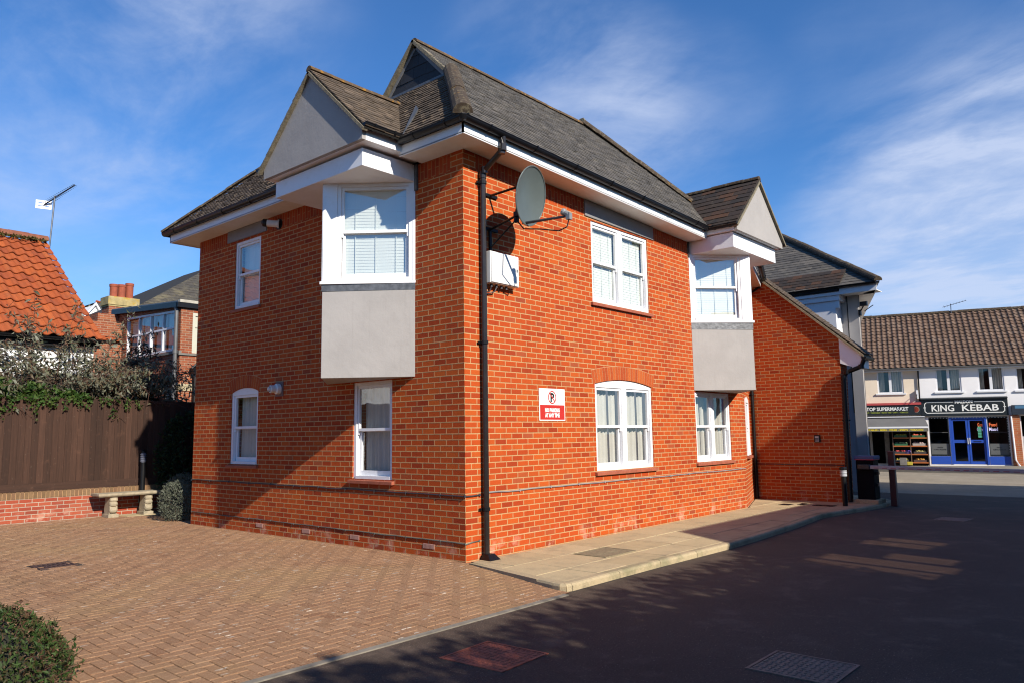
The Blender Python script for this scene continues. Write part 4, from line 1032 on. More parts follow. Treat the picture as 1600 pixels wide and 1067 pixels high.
m = MB(); m.lathe((9.53,-1.50,0), [(.05,0), (.05,.64)], 18); build('post', m, BLACK, t)
m = MB()
for k in range(4): m.lathe((9.53,-1.50,.60+.032*k), [(.056,0), (.068,.004), (.068,.024), (.056,.027)], 18)
build('bands', m, plain('band_white', (.62,.63,.68), .4), t)
m = MB(); m.lathe((9.53,-1.50,.728), [(.05,0), (.074,.003), (.074,.045), (.06,.062), (.0,.066)], 18); build('cap', m, BLACK, t)

# ------------------------------------------------------------------ grey rendered house behind the porch
G = thing('rendered_house', 'grey rendered house with slate hip roof beyond the brick porch', 'house', (15, 2, 0))
g = lambda name, mb, mat, parent=None, **k: build(name, mb, mat, parent or G, **k)
GREYR = plain('grey_render', (.52,.49,.47), .85, .06, 3, bump=.1)
m = MB(); m.prism([(15.0,-.46,-.1),(22.0,2.10,-.1),(22.0,9,-.1),(15.0,9,-.1)], (0,0,5.37)); g('wall', m, GREYR)
m = MB(); m.box((14.955,-.44,-.1),(14.999,-.16,5.265)); g('render_panel', m, GREYR)
m = MB(); m.tube([(14.975,-.145,5.2),(14.975,-.145,2.0)], .018, 6); g('cable_run', m, BLACK)
hs = .665; EC = (14.40, -1.10, 5.40)
m = MB(); tiles(m, (14.40,-1.10,5.40), (14.40,8,5.40), (19.0,-1.10,5.40+4.6*hs), (19.0,8,5.40+4.6*hs), .19, .30, th=.012, lift=.02, seed=51); gr = g('roof', m, SLATE, clip=[((14.40,-1.10,0),(1,-1,0))])
m = MB(); m.face([(14.4,-1.1,5.39),(14.4,10,5.39),(19,10,8.45),(19,3.5,8.45)]); m.face([(14.4,-1.1,5.39),(19,3.5,8.45),(20,3.9,8.45),(22.3,1.78,5.39)]); g('roof_underlay', m, UNDER, gr)
m = MB(); ridge(m, (14.36,-1.14,5.42), (19.0,3.5,8.50), .12, .36, (-.4,-.4,1), seed=52); g('hip_tile', m, RIDGE, gr)
m = MB(); m.box((14.45,-1.05,5.205),(14.999,8,5.225)); m.prism([(14.45,-1.05,5.205),(22,1.70,5.205),(22,2.09,5.205),(15,-.465,5.205)], (0,0,.02)); gs = g('soffit', m, WHITE2)
m = MB(); m.box((14.425,-1.075,5.19),(14.449,8,5.37)); m.prism([(14.4495,-1.075,5.19),(22,1.675,5.19),(22,1.70,5.19),(14.4495,-1.05,5.19)], (0,0,.18)); g('fascia', m, WHITE, gs)
m = MB(); m.halfpipe((14.37,-1.16,5.41),(14.37,8,5.41), .06, down=True); m.halfpipe((14.31,-1.14,5.41),(22.2,1.73,5.41), .06, down=True); g('gutter', m, BLACK)
m = MB(); m.box((14.52,.03,3.6),(14.998,2.6,5.045)); ob = g('oriel', m, WHITE)
m = MB(); m.box((14.47,-.10,5.045),(14.99,2.7,5.27)); g('oriel_fascia', m, WHITE, ob, bevel=.006)
m = MB(); m.box((14.50,-.07,4.84),(14.60,.028,5.044)); g('oriel_bracket', m, WHITE, ob, bevel=.006)
m = MB(); m.halfpipe((14.42,-.12,5.33),(14.42,2.75,5.33), .055, down=True); g('gutter', m, BLACK, ob)
m = MB(); tiles(m, (14.36,-.13,5.37),(14.36,2.9,5.37),(15.1,-.13,5.98),(15.1,2.9,5.98), .16, .27, th=.012, lift=.018, seed=53); g('oriel_roof', m, TILER, ob)
m = MB(); m.prism([(14.36,-.12,5.30),(15.1,-.12,5.30),(15.1,-.12,5.965),(14.36,-.12,5.36)], (0,2.9,0)); g('roof_underlay', m, UNDER, ob)
t = thing('floodlight', 'small black floodlight under the eaves of the grey house corner', 'lamp', (14.9,-.5,4.8))
m = MB(); m.box((14.80,-.70,4.86),(14.90,-.52,4.98)); m.tube([(14.95,-.46,4.70),(14.88,-.60,4.88)], .018, 6); m.tube([(14.85,-.62,4.72),(14.85,-.85,4.86)], .012, 6); m.box((14.90,-.50,4.62),(15.0,-.44,4.78)); build('lamp_body', m, BLACK, t)

# ------------------------------------------------------------------ the row of shops across the street
SHX = 28.0
ROOFT = islandmat('brown_concrete_tile', [(.16,.098,.066), (.22,.138,.094), (.185,.112,.078), (.26,.17,.12), (.20,.13,.095)], .9, [((.20,.17,.14), 1.3, .4, .5, .7)], .3, 20)
PEACH = plain('peach_render', (.76,.64,.50), .9, .05, 1.5); WREN = plain('white_render', (.82,.80,.80), .9, .05, 1.5)
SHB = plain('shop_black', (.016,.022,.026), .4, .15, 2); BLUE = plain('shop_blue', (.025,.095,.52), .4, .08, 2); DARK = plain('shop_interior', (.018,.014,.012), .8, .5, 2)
UPVC = plain('upvc_white', (.74,.74,.76), .4, .03); ORANGE = plain('orange_shelf', (.55,.15,.03), .6, .15, 5); SIGNT = plain('sign_lettering', (.78,.78,.75), .5, .02)
GL2 = glassmat('shop_glass', refl=.05, graze=.4); GL3 = glassmat('upstairs_glass', refl=.07, graze=.4)
FROST = plain('frosted_band', (.14,.145,.145), .6, .1, 3); YEL = plain('yellow_lettering', (.70,.55,.04), .5, .05)
tilt = -.010                                    # the street falls gently to the right
RK = .268; NL = math.hypot(1, RK)
def F0(u, v, d=0.0):                            # the terrace stands slightly askew to the lane
    return V((SHX + (.5-u)*RK*.963 - d/NL, .5 + (u-.5)*.963 - d*RK/NL, v + (u-.5)*.008))
def shop_unit(name, label, u0, u1, wallmat, wins, openings):
    T = thing(name, label, 'shop', (SHX, (u0+u1)/2, 0))
    m = MB(); wall(m, F0, rect(u0, u1, 0, 4.06), [rect(*w) for w in wins] + [rect(*o) for o in openings], .14)
    b = lambda n_, mb, mat, p=None, **k: build(n_, mb, mat, p or T, **k)
    b('wall', m, wallmat, recalc=False)
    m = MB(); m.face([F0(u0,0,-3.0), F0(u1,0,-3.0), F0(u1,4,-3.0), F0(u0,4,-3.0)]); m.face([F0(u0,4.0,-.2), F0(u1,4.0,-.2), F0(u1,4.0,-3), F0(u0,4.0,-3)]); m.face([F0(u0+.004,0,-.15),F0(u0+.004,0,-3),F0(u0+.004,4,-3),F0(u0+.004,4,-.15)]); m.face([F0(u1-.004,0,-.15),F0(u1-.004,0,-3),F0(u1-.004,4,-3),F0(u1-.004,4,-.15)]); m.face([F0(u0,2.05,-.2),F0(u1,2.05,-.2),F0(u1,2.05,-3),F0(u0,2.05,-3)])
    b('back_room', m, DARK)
    for w in wins:
        f = MB(); e = .055; wd, ht = w[1]-w[0], w[3]-w[2]; um = (w[0]+w[1])/2
        f.lbox(F0, w[0], w[0]+e, w[2], w[3], -.10, -.02); f.lbox(F0, w[1]-e, w[1], w[2], w[3], -.10, -.02); f.lbox(F0, w[0]+e, w[1]-e, w[2], w[2]+e, -.10, -.02); f.lbox(F0, w[0]+e, w[1]-e, w[3]-e, w[3], -.10, -.02)
        f.lbox(F0, um-.05, um+.05, w[2]+e, w[3]-e, -.10, -.015)
        fr = b('window', f, UPVC)
        s = MB(); s.lbox(F0, w[0]-.08, w[1]+.08, w[2]-.06, w[2]-.003, -.05, .06); b('sill', s, UPVC, fr)
        for a, c_ in ((w[0]+e, um-.05), (um+.05, w[1]-e)):
            p = MB(); p.face([F0(a,w[2]+e,-.06), F0(c_,w[2]+e,-.06), F0(c_,w[3]-e,-.06), F0(a,w[3]-e,-.06)]); b('pane', p, GL3, fr)
        cu = MB(); rr = random.Random(int(w[0]*100))
        for side in (0, 1):
            prev = None; a0, a1 = (w[0]+.05, um-.02-.12*rr.random()) if side == 0 else (um+.22, w[1]-.05)
            for k in range(25):
                t_ = k/24; u = a0+(a1-a0)*t_; d = -.22+.03*math.sin(t_*26+side)
                q = (F0(u, w[2], d), F0(u, w[3], d))
                if prev: cu.face([prev[0], q[0], q[1], prev[1]])
                prev = q
        b('curtain', cu, CURT if side else BLIND, fr)
    # roof
    rx, rzz = 31.2, 2.55
    m = MB(); top = F0(u1, 4.06+rzz+.02, -3.2); eav = F0(u1, 4.02, .22); D = (eav-top); U = V((0, u0-u1, 0)); U.z = 0
    Uv = F0(u0, 0, 0)-F0(u1, 0, 0)
    pantiles(m, top, Uv, D, Uv.length, D.length, .21, .27, .028, .035, seed=int(u0*10)+60, n=6, rough=.005)
    ro = b('roof', m, ROOFT, recalc=False, smooth=False)
    m = MB(); m.face([F0(u0,4.0,.2), F0(u1,4.0,.2), F0(u1,4.02+rzz,-3.2), F0(u0,4.02+rzz,-3.2)]); m.face([F0(u0,4.02+rzz,-3.2), F0(u1,4.02+rzz,-3.2), F0(u1,4.0,-6.6), F0(u0,4.0,-6.6)]); b('roof_underlay', m, UNDER, ro)
    m = MB(); ridge(m, F0(u0,4.06+rzz,-3.2), F0(u1,4.06+rzz,-3.2), .11, .4, seed=5); b('ridge_tile', m, RIDGE, ro)
    m = MB(); m.halfpipe(F0(u0,4.01,.26), F0(u1,4.01,.26), .06, down=True); b('gutter', m, plain('gutter_grey', (.22,.22,.22), .5) if 'gutter_grey' not in MATS else MATS['gutter_grey'])
    m = MB(); m.lbox(F0, u0, u1, 3.9, 4.0, .001, .2); b('eave_board', m, UPVC)
    return T, b
# left unit (the grocer)
T1, b1 = shop_unit('grocery_shop', 'grocery shop with a peach upper wall and grey awning across the street', 1.19, 5.6, PEACH, [(1.76,2.74,3.00,3.95), (4.0,4.98,3.0,3.95)], [(1.28,5.45,.10,1.98)])
m = MB(); m.lbox(F0, 1.19, 5.6, 2.09, 2.50, .01, .12); fb = b1('fascia_sign', m, SHB)
m = MB(); m.lbox(F0, 1.17, 5.6, 2.51, 2.60, .01, .16); b1('red_trim', m, plain('red_trim', (.60,.09,.09), .5, .08))
b1('lettering', text_mesh('STOP SUPERMARKET', lambda u, v, d=0.0: F0(-u, v, d), -2.48, 2.28, .20, .125, .002, width=1.66, bold=.006), SIGNT, fb)
b1('lettering', text_mesh('FRUIT • VEGETABLES • MEATS • FISH • SPIRITS • TOBACCO', lambda u, v, d=0.0: F0(-u, v, d), -2.48, 2.175, .07, .125, .002, width=1.62, bold=.002), plain('green_yellow_text', (.40,.46,.06), .5), fb)
m = MB(); m.lathe(F0(1.38,2.31,.121), [(.135,0),(.135,.006)], 20, axis=(-1,0,0)); b1('sign_roundel', m, plain('roundel_cream', (.62,.50,.36), .5), fb)
m = MB(); m.lathe(F0(1.38,2.31,.128), [(.115,0),(.115,.004)], 20, axis=(-1,0,0)); b1('roundel_face', m, plain('roundel_red', (.52,.07,.03), .5), fb)
b1('lettering', text_mesh('LATE', lambda u, v, d=0.0: F0(-u, v, d), -1.38, 2.325, .055, .133, .001, width=.13), plain('roundel_dark', (.10,.03,.02), .5), fb); b1('lettering', text_mesh('SHOP', lambda u, v, d=0.0: F0(-u, v, d), -1.38, 2.262, .055, .133, .001, width=.13), MATS['roundel_dark'], fb)
m = MB(); m.hexa([F0(1.10,1.955,.02),F0(5.5,1.955,.02),F0(5.5,1.62,.75),F0(1.0,1.62,.75),F0(1.10,1.995,.02),F0(5.5,1.995,.02),F0(5.5,1.645,.75),F0(1.0,1.645,.75)]); aw = b1('awning', m, plain('awning_grey', (.17,.165,.165), .8, .12, 2))
m = MB(); m.lbox(F0, 1.0, 5.5, 1.55, 1.62, .73, .78); m.lbox(F0, 1.08, 5.5, 1.998, 2.035, .01, .13); b1('awning_bar', m, UPVC, aw)
m = MB(); m.lbox(F0, 1.01, 5.5, 1.42, 1.548, .752, .758); b1('awning_valance', m, plain('valance', (.16,.15,.12), .8), aw)
b1('lettering', text_mesh('FRUIT • VEGETABLES • BEERS • WINES • SPIRITS • TOBACCO', lambda u, v, d=0.0: F0(-u, v, d), -2.46, 1.452, .085, .760, .002, width=2.55, bold=.004), YEL, aw)
m = MB(); m.lbox(F0, 2.44, 2.62, .1, 1.98, -.1, -.02); b1('door_post', m, plain('grey_post', (.26,.23,.19), .8, .3, 6))
m = MB(); m.lbox(F0, 3.08, 3.18, .1, 1.98, -.06, -.02); b1('door_frame', m, plain('door_frame_pale', (.40,.37,.32), .6))
# fruit rack and its crates
t = thing('fruit_rack', 'orange shelved produce rack outside the grocery shop', 'rack', tuple(F0(1.68,.06,.2)))
m = MB()
for z in (.14,.47,.80,1.13,1.43): m.lbox(F0, 1.06, 2.30, z, z+.045, .02, .40)
build('shelf', m, ORANGE, t)
m = MB()
for u in (1.03, 1.66, 2.30): m.lbox(F0, u, u+.03, .05, 1.48, .38, .41)
m.lbox(F0, 1.03, 1.06, .05, 1.48, .02, .40); m.lbox(F0, 2.30, 2.33, .05, 1.48, .02, .40); build('upright', m, plain('rack_upright', (.20,.12,.08), .6), t)
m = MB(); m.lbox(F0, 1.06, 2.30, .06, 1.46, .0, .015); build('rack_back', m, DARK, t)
crs = [(2.02,1.18,(.55,.60,.10),(.03,.14,.06),'green crate of pale greens on the top left of the fruit rack'), (1.36,1.18,(.62,.10,.04),(.03,.14,.06),'crate of red fruit on the top right of the fruit rack'),
       (2.02,.85,(.35,.48,.22),(.02,.16,.07),'green crate of salad on the second shelf, left side of the fruit rack'), (1.36,.85,(.60,.42,.38),(.50,.46,.42),'white boxes of produce on the second shelf, right side of the fruit rack'),
       (2.05,.52,(.55,.05,.05),(.05,.05,.05),'dark crate of red fruit on the third shelf, left side of the fruit rack'), (1.78,.52,(.16,.10,.50),(.10,.08,.30),'purple tray in the middle of the third shelf of the fruit rack'), (1.34,.52,(.55,.45,.15),(.06,.05,.05),'dark crate of mixed yellow produce on the third shelf, right side of the fruit rack'),
       (2.02,.19,(.65,.52,.05),(.10,.09,.08),'crate of yellow fruit on the bottom shelf, left side of the fruit rack'), (1.36,.19,(.62,.30,.05),(.12,.06,.05),'crate of orange fruit on the bottom shelf, right side of the fruit rack')]
rng = random.Random(3)
for k, (u, z, fc, cc, lab) in enumerate(crs):
    t = thing('produce_crate', lab, 'crate', tuple(F0(u, z, .22)), 'crates on the fruit rack'); w = .13 if k == 5 else .24
    m = MB(); m.lbox(F0, u-w, u+w, z-.003, z+.012, .08, .37); m.lbox(F0, u-w, u+w, z+.012, z+.085, .352, .37); m.lbox(F0, u-w, u+w, z+.012, z+.085, .08, .098); m.lbox(F0, u-w, u-w+.018, z+.012, z+.085, .0985, .3515); m.lbox(F0, u+w-.018, u+w, z+.012, z+.085, .0985, .3515)
    build('crate', m, plain('crate_%d' % k, cc, .6, .1), t)
    m = MB()
    for q in range(16):
        c = F0(u-w+.05+rng.random()*(2*w-.1), z+.08+rng.random()*.03, .13+rng.random()*.20); m.lathe(c-V((0,0,.04)), [(.01,0),(.036,.015),(.045,.04),(.036,.065),(.01,.08)], 8)
    build('produce', m, plain('produce_%d' % k, fc, .5, .3, 12), t, smooth=True)
t = thing('shop_bin', 'bright yellow and grey box standing at the foot of the fruit rack', 'box', tuple(F0(2.0,.05,.55)))
m = MB(); m.lbox(F0, 1.86, 2.12, .06, .36, .46, .64); build('box', m, plain('grey_box', (.22,.20,.18), .7, .2, 9), t, bevel=.01)
m = MB(); m.lbox(F0, 1.66, 1.855, .07, .20, .46, .62); build('yellow_tub', m, plain('yellow_tub', (.60,.48,.05), .6, .2, 9), t, bevel=.01)
# middle unit (the takeaway)
T2, b2 = shop_unit('takeaway_shop', 'takeaway shop with blue double doors and a long black sign board', -1.83, 1.188, WREN, [(-.33,.57,3.01,3.95), (-1.80,-.91,3.01,3.95)], [(-1.80,-1.10,.42,1.99), (-1.08,.23,.10,1.96), (.25,.95,.42,1.99)])
m = MB(); m.lbox(F0, -1.84, 1.18, 2.03, 2.70, .01, .12); sb = b2('sign_board', m, SHB)
m = MB(); m.hexa([F0(-1.84,2.702,.01),F0(1.18,2.702,.01),F0(1.18,2.70,.22),F0(-1.84,2.70,.22),F0(-1.84,2.78,.01),F0(1.18,2.78,.01),F0(1.18,2.74,.22),F0(-1.84,2.74,.22)]); b2('sign_canopy', m, SHB, sb)
m = MB()
def bar(u0,v0,u1,v1,w=.014):
    a, b = V((u0,v0,0)), V((u1,v1,0)); d = (b-a).normalized(); n = V((-d.y,d.x,0))*w
    m.hexa([F0(*(a-n)[:2],.121),F0(*(b-n)[:2],.121),F0(*(b-n)[:2],.128),F0(*(a-n)[:2],.128),F0(*(a+n)[:2],.121),F0(*(b+n)[:2],.121),F0(*(b+n)[:2],.128),F0(*(a+n)[:2],.128)])
L_, R_, t_, b_ = 1.05, -1.72, 2.585, 2.15; c_ = .07
for q in ((L_-c_,t_,.02,t_),(-.70,t_,R_+c_,t_),(R_+c_,t_,R_,t_-c_),(R_,t_-c_,R_,b_+c_),(R_,b_+c_,R_+c_,b_),(R_+c_,b_,L_-c_,b_),(L_-c_,b_,L_,b_+c_),(L_,b_+c_,L_,t_-c_),(L_,t_-c_,L_-c_,t_),(L_+.05,2.37,L_-.04,2.37),(R_-.05,2.37,R_+.04,2.37)): bar(*q)
b2('sign_border', m, SIGNT, sb)
FS = lambda u, v, d=0.0: F0(-u, v, d)
b2('lettering', text_mesh('KING', FS, -.41, 2.225, .355, .121, .003, width=.80, bold=.006), SIGNT, sb)
b2('lettering', text_mesh('KEBAB', FS, .885, 2.225, .355, .121, .003, width=1.26, bold=.006), SIGNT, sb)
b2('lettering', text_mesh('MALDON', FS, .34, 2.535, .15, .121, .003, width=.62, bold=.008), SIGNT, sb)
# door
m = MB(); e = .075
m.lbox(F0,-1.08,-1.08+e,.1,1.96,-.12,.02); m.lbox(F0,.23-e,.23,.1,1.96,-.12,.02); m.lbox(F0,-1.08+e,.23-e,1.90,1.96,-.12,.02)
df = b2('door_frame', m, BLUE)
for a, c in ((-1.0,-.43),(-.415,.15)):
    m = MB(); s = .065
    m.lbox(F0,a,a+s,.11,1.89,-.08,-.02); m.lbox(F0,c-s,c,.11,1.89,-.08,-.02)
    for z0, z1 in ((.11,.22),(.95,1.07),(1.83,1.89)): m.lbox(F0,a+s,c-s,z0,z1,-.08,-.02)
    d_ = b2('door', m, BLUE, df)
    for z0, z1 in ((.22,.95),(1.07,1.83)):
        p = MB(); p.face([F0(a+s,z0,-.05),F0(c-s,z0,-.05),F0(c-s,z1,-.05),F0(a+s,z1,-.05)]); b2('pane', p, GL2, df)
m = MB(); m.lbox(F0,-.40,-.375,.90,1.15,-.018,.03); m.lbox(F0,-.47,-.445,.90,1.15,-.018,.03); b2('door_handle', m, UPVC, df)
m = MB(); m.lbox(F0,-.85,-.58,.985,1.015,-.018,-.012); b2('letter_slot', m, BLACK, df)
m = MB()
for k in range(4): m.lbox(F0,-.90,-.76,1.16+.115*k,1.25+.115*k,-.046,-.042)
b2('door_sticker', m, plain('sticker_green', (.10,.45,.28), .5, .3, 30), df)
for a, c in ((-1.80,-1.10),(.25,.95)):
    m = MB(); m.lbox(F0,a,c,.44,.49,-.1,0); m.lbox(F0,a,c,1.93,1.985,-.1,0); m.lbox(F0,a,a+.03,.49,1.93,-.1,0); m.lbox(F0,c-.03,c,.49,1.93,-.1,0); sw = b2('shop_window', m, SHB)
    p = MB(); p.face([F0(a+.03,.49,-.05),F0(c-.03,.49,-.05),F0(c-.03,1.93,-.05),F0(a+.03,1.93,-.05)]); b2('pane', p, GL2, sw)
    p = MB(); p.face([F0(a+.03,.49,-.044),F0(c-.03,.49,-.044),F0(c-.03,.92,-.044),F0(a+.03,.92,-.044)]); b2('frosted_band', p, FROST, sw)
    um = -(a+c)/2
    b2('lettering', text_mesh('MALDON', FS, um, .75, .055, -.042, .001, width=.18), SHB, sw); b2('lettering', text_mesh('KING KEBAB', FS, um, .66, .075, -.042, .001, width=.42), SHB, sw)
    p = MB(); p.lbox(F0,a+.02,c-.02,1.36,1.375,-.3,-.28); b2('counter_edge', p, plain('counter', (.25,.25,.25), .5), sw)
for a, c in ((.25,.95),(-1.80,-1.10)): m = MB(); m.lbox(F0,a,c,.1,.418,-.1,.012); b2('stall_riser', m, BLUE)
def emis(name, col, s):
    mm, n, b = material(name); b.inputs['Base Color'].default_value = (*col, 1); b.inputs['Emission Color'].default_value = (*col, 1); b.inputs['Emission Strength'].default_value = s; return mm
NEO, NEB = emis('neon_orange', (.8,.16,.05), .35), emis('neon_white', (.6,.55,.8), .35)
b2('neon_sign', text_mesh('Good', FS, .88, 1.60, .20, -.075, .003, width=.22, bold=.002), NEO); b2('neon_sign', text_mesh('Food', FS, 1.30, 1.60, .20, -.075, .003, width=.27, bold=.002), NEO)
b2('neon_sign', text_mesh('Good', FS, .86, 1.42, .20, -.075, .003, width=.24, bold=.002), NEB); b2('neon_sign', text_mesh('Mood', FS, 1.30, 1.42, .20, -.075, .003, width=.30, bold=.002), NEB)
m = MB(); rng = random.Random(4)
for k in range(26):
    u = .93 - .105*k; c = F0(u, 1.965-.02*abs(math.sin(k*.9)), .03); m.box(c-V((.012,.012,.012)), c+V((.012,.012,.012)))
for k in range(14): c = F0(-1.78, 1.9-.1*k, .03); m.box(c-V((.012,.012,.012)), c+V((.012,.012,.012)))
b2('fairy_lights', m, SIGNT)
# brick piers between the shops, right unit
T3, b3 = shop_unit('corner_shop', 'white walled shop at the right edge with brick piers and a dark fascia', -6.4, -1.832, WREN, [(-3.10,-2.20,3.0,3.9), (-5.2,-4.3,3.0,3.9)], [(-4.9,-2.24,.1,2.0)])
m = MB(); m.lbox(F0,-2.19,-1.85,.05,2.02,.012,.10); b3('brick_pier', m, BRP)
m = MB(); m.lbox(F0,-5.2,-1.95,2.05,2.42,.02,.2); b3('fascia_sign', m, plain('navy_fascia', (.02,.03,.05), .5))
m = MB(); m.lbox(F0,-5.2,-2.05,2.28,2.40,.201,.205); b3('blue_strip', m, plain('strip_blue', (.08,.22,.38), .5))
m = MB(); m.tube([F0(-1.90,1.98,.14),F0(-1.93,.3,.14),F0(-2.05,.05,.16)], .035, 8); b3('downpipe', m, UPVC)
m = MB(); m.face([F0(-4.9,.1,-.1),F0(-2.24,.1,-.1),F0(-2.24,1.2,-.1),F0(-4.9,1.2,-.1)]); b3('pale_door', m, plain('pale_door', (.45,.45,.45), .5))
m = MB(); m.tube([F0(1.19,4.0,.05),F0(1.21,2.65,.05)], .03, 6); b1('downpipe', m, BLACK)
t = thing('shop_lamp', 'white projecting lamp box on thin arms above the grocery awning sign', 'lamp', tuple(F0(1.26,2.9,.1)))
m = MB(); m.lbox(F0,1.24,1.32,2.75,3.10,.02,.12); build('lamp_body', m, UPVC, t)
m = MB(); m.tube([F0(1.3,2.93,.12),F0(1.35,2.72,.62)], .012, 6); m.tube([F0(1.3,2.80,.12),F0(1.35,2.62,.52)], .012, 6); build('arm', m, BLACK, t)
def aerial(label, base, top, ax, n=14, length=.6, plate=True, bar_len=.16, sz=1.0, tilt_up=.35):
    t = thing('tv_aerial', label, 'aerial', base)
    ALU = MATS.get('aerial_metal') or plain('aerial_metal', (.16,.17,.19), .4, .1, metal=.6)
    m = MB(); m.tube([base, top], .022*sz, 8); build('mast', m, ALU, t)
    ax = V(ax).normalized(); sd = ax.cross(V((0,0,1))).normalized(); up = sd.cross(ax); c = V(top) - V((0,0,.06*sz))
    m = MB(); m.tube([c-ax*length*.35, c+ax*length*.65], .014*sz, 6)
    for k in range(n):
        p = c + ax*(-length*.28 + length*.92*k/(n-1)); l = bar_len*(1-.45*k/n)
        m.tube([p-sd*l, p+sd*l], .0065*sz, 5); m.tube([p-up*l*.3, p+up*l*.3], .006*sz, 4)
    build('boom', m, MATS.get('aerial_dark') or plain('aerial_dark', (.03,.035,.05), .5), t)
    if plate:
        m = MB(); q = c - ax*length*.36; nn = V((-.30,-.93,.1)).normalized(); a1 = V((0,0,1)).cross(nn).normalized()
        for z0, z1 in ((-.11,-.05), (-.02,.04), (.07,.13)): m.hexa([q+a1*a+V((0,0,z))+nn*d for z in (z0, z1) for a, d in ((-.19,0),(.19,0),(.19,.012),(-.19,.012))])
        for a0, a2 in ((-.19,-.13), (-.035,.035), (.13,.19)): m.hexa([q+a1*a+V((0,0,z))+nn*d for z in (-.108,.128) for a, d in ((a0,.002),(a2,.002),(a2,.010),(a0,.010))])
        build('reflector', m, UPVC, t)
    return t
aerial('small aerial on the ridge of the brown tiled roof above the shops', (31.2,.42,6.55), (31.25,.42,7.0), (.15,-.95,.22), 8, .95, False, .2, .8)

# ------------------------------------------------------------------ courtyard boundary: dwarf wall and board fence
FY = 10.16
t = thing('garden_wall', 'low red brick wall with a brick-on-edge coping under the dark fence', 'wall', (-2, FY, 0))
m = MB(); m.box((-9.5,FY,-.1),(6.0,FY+.215,.455)); build('brickwork', m, BRW, t)
m = MB(); x = -9.5; rng = random.Random(1)
while x < 6.0:
    j = rng.uniform(-.003,.003); m.box((x+.004,FY-.012+j,.458),(x+.069,FY+.22,.59+j)); x += .0745
build('coping', m, islandmat('coping_brick', [(.20,.12,.06),(.28,.17,.085),(.24,.13,.07),(.30,.19,.10)], .9, bscale=60), t)
m = MB(); m.box((-9.5,FY-.004,.455),(6.0,FY+.21,.575)); build('mortar_bed', m, MORT, t)
t = thing('board_fence', 'dark brown closeboard fence standing on the low brick wall', 'fence', (-2, FY+.1, .6))
def fencemat(name, hor):
    mm, n, b = material(name)
    mp = n.new('ShaderNodeMapping'); mp.inputs['Scale'].default_value = (1.2, 30, 30) if hor else (30, 30, 1.2); n.ln(n.new('ShaderNodeTexCoord').outputs['Object'], mp.inputs[0])
    gr = n.noise(1.0, 6, .7, mp.outputs[0], dist=.8)
    c = n.ramp(n.island(), [(0,(.034,.016,.010)),(.5,(.050,.023,.014)),(1,(.068,.032,.020))])
    c = n.mix(gr.sstep(.35,.7)*.55, c, (.018,.009,.006)); c = n.mix(n.noise(5,6,.75).sstep(.56,.72)*.45, c, (.105,.05,.03))
    c = n.mix(n.noise(38,2,.5).sstep(.72,.76)*.5, c, (.24,.19,.15))
    n.ln(c, b.inputs['Base Color']); b.inputs['Roughness'].default_value = .8; b.inputs['Specular IOR Level'].default_value = .3; n.ln(n.bump(gr, .5, .01), b.inputs['Normal']); return mm
FENV, FENH = fencemat('fence_board', False), fencemat('fence_gravel_board', True)
m = MB(); x = -9.5
while x < 6.0:
    w = .118+rng.uniform(-.004,.004); y = FY+.06+rng.uniform(-.003,.003); zt = 2.425+rng.uniform(-.008,.008)-.006*(x+2)
    m.hexa([(x,y,.74),(x+w+.01,y+.012,.74),(x+w+.01,y+.03,.74),(x,y+.022,.74),(x,y,zt),(x+w+.01,y+.012,zt),(x+w+.01,y+.03,zt),(x,y+.022,zt)]); x += w
build('boards', m, FENV, t)
m = MB(); m.box((-9.5,FY+.035,.592),(6.0,FY+.09,.742)); build('gravel_board', m, FENH, t)
m = MB()
for z in (.95,1.6,2.2): m.box((-9.5,FY+.095,z),(6,FY+.15,z+.08))
for x in (-8.6,-6,-3.4,-.8,1.8,4.4): m.box((x,FY+.095,.58),(x+.1,FY+.20,2.4))
build('rails_and_posts', m, FENH, t)
# stone bench
STONE = plain('bench_stone', (.46,.38,.26), .9, .22, 7, bump=.5, bscale=30, dirt=((.22,.20,.13), 4, .5))
t = thing('stone_bench', 'pale stone bench with two carved legs against the low brick wall', 'bench', (-.07, 9.82, 0))
m = MB(); m.hexa([(-.66,9.62,.425),(.54,9.62,.425),(.54,10.0,.425),(-.66,10.0,.425),(-.68,9.60,.45),(.56,9.60,.45),(.56,10.02,.45),(-.68,10.02,.45)]); m.box((-.68,9.60,.4505),(.56,10.02,.49)); build('seat', m, STONE, t)
for cx in (-.36, .34):
    m = MB(); prof = [(-.145,0),(-.145,.075),(-.11,.08),(-.125,.12),(-.15,.18),(-.135,.24),(-.10,.265),(-.11,.31),(-.14,.345),(-.12,.375),(-.15,.40),(-.15,.424),(.15,.424),(.15,.40),(.11,.37),(.10,.30),(.12,.22),(.14,.14),(.12,.08),(.145,.075),(.145,0)]
    m.prism([(cx-.075, 9.81+a, z) for a, z in prof], (.15,0,0)); m.box((cx-.10,9.65,0),(cx+.10,9.97,.07)); 
    for zz, r_ in ((.15,.07),(.27,.06),(.355,.055)): m.lathe((cx-.082,9.69,zz), [(.0,0),(r_*.7,.012),(r_,.05),(r_,.115),(r_*.7,.152),(0,.165)], 10, axis=(1,0,0))
    build('leg', m, STONE, t, bevel=.004)
t = thing('bollard_light', 'slim dark post light with pale rings in front of the fence beside the bench', 'post light', (.30,10.05,0))
m = MB(); m.lathe((.36,10.06,0), [(.055,0),(.055,1.08)], 14); build('post', m, BLACK, t)
m = MB(); m.lathe((.36,10.06,1.08), [(.05,0),(.05,.20)], 14)
for k in range(4): m.lathe((.36,10.06,1.095+.045*k), [(.05,0),(.064,.004),(.064,.02),(.05,.024)], 14)
build('lens', m, plain('smoky_lens', (.20,.21,.27), .4), t)
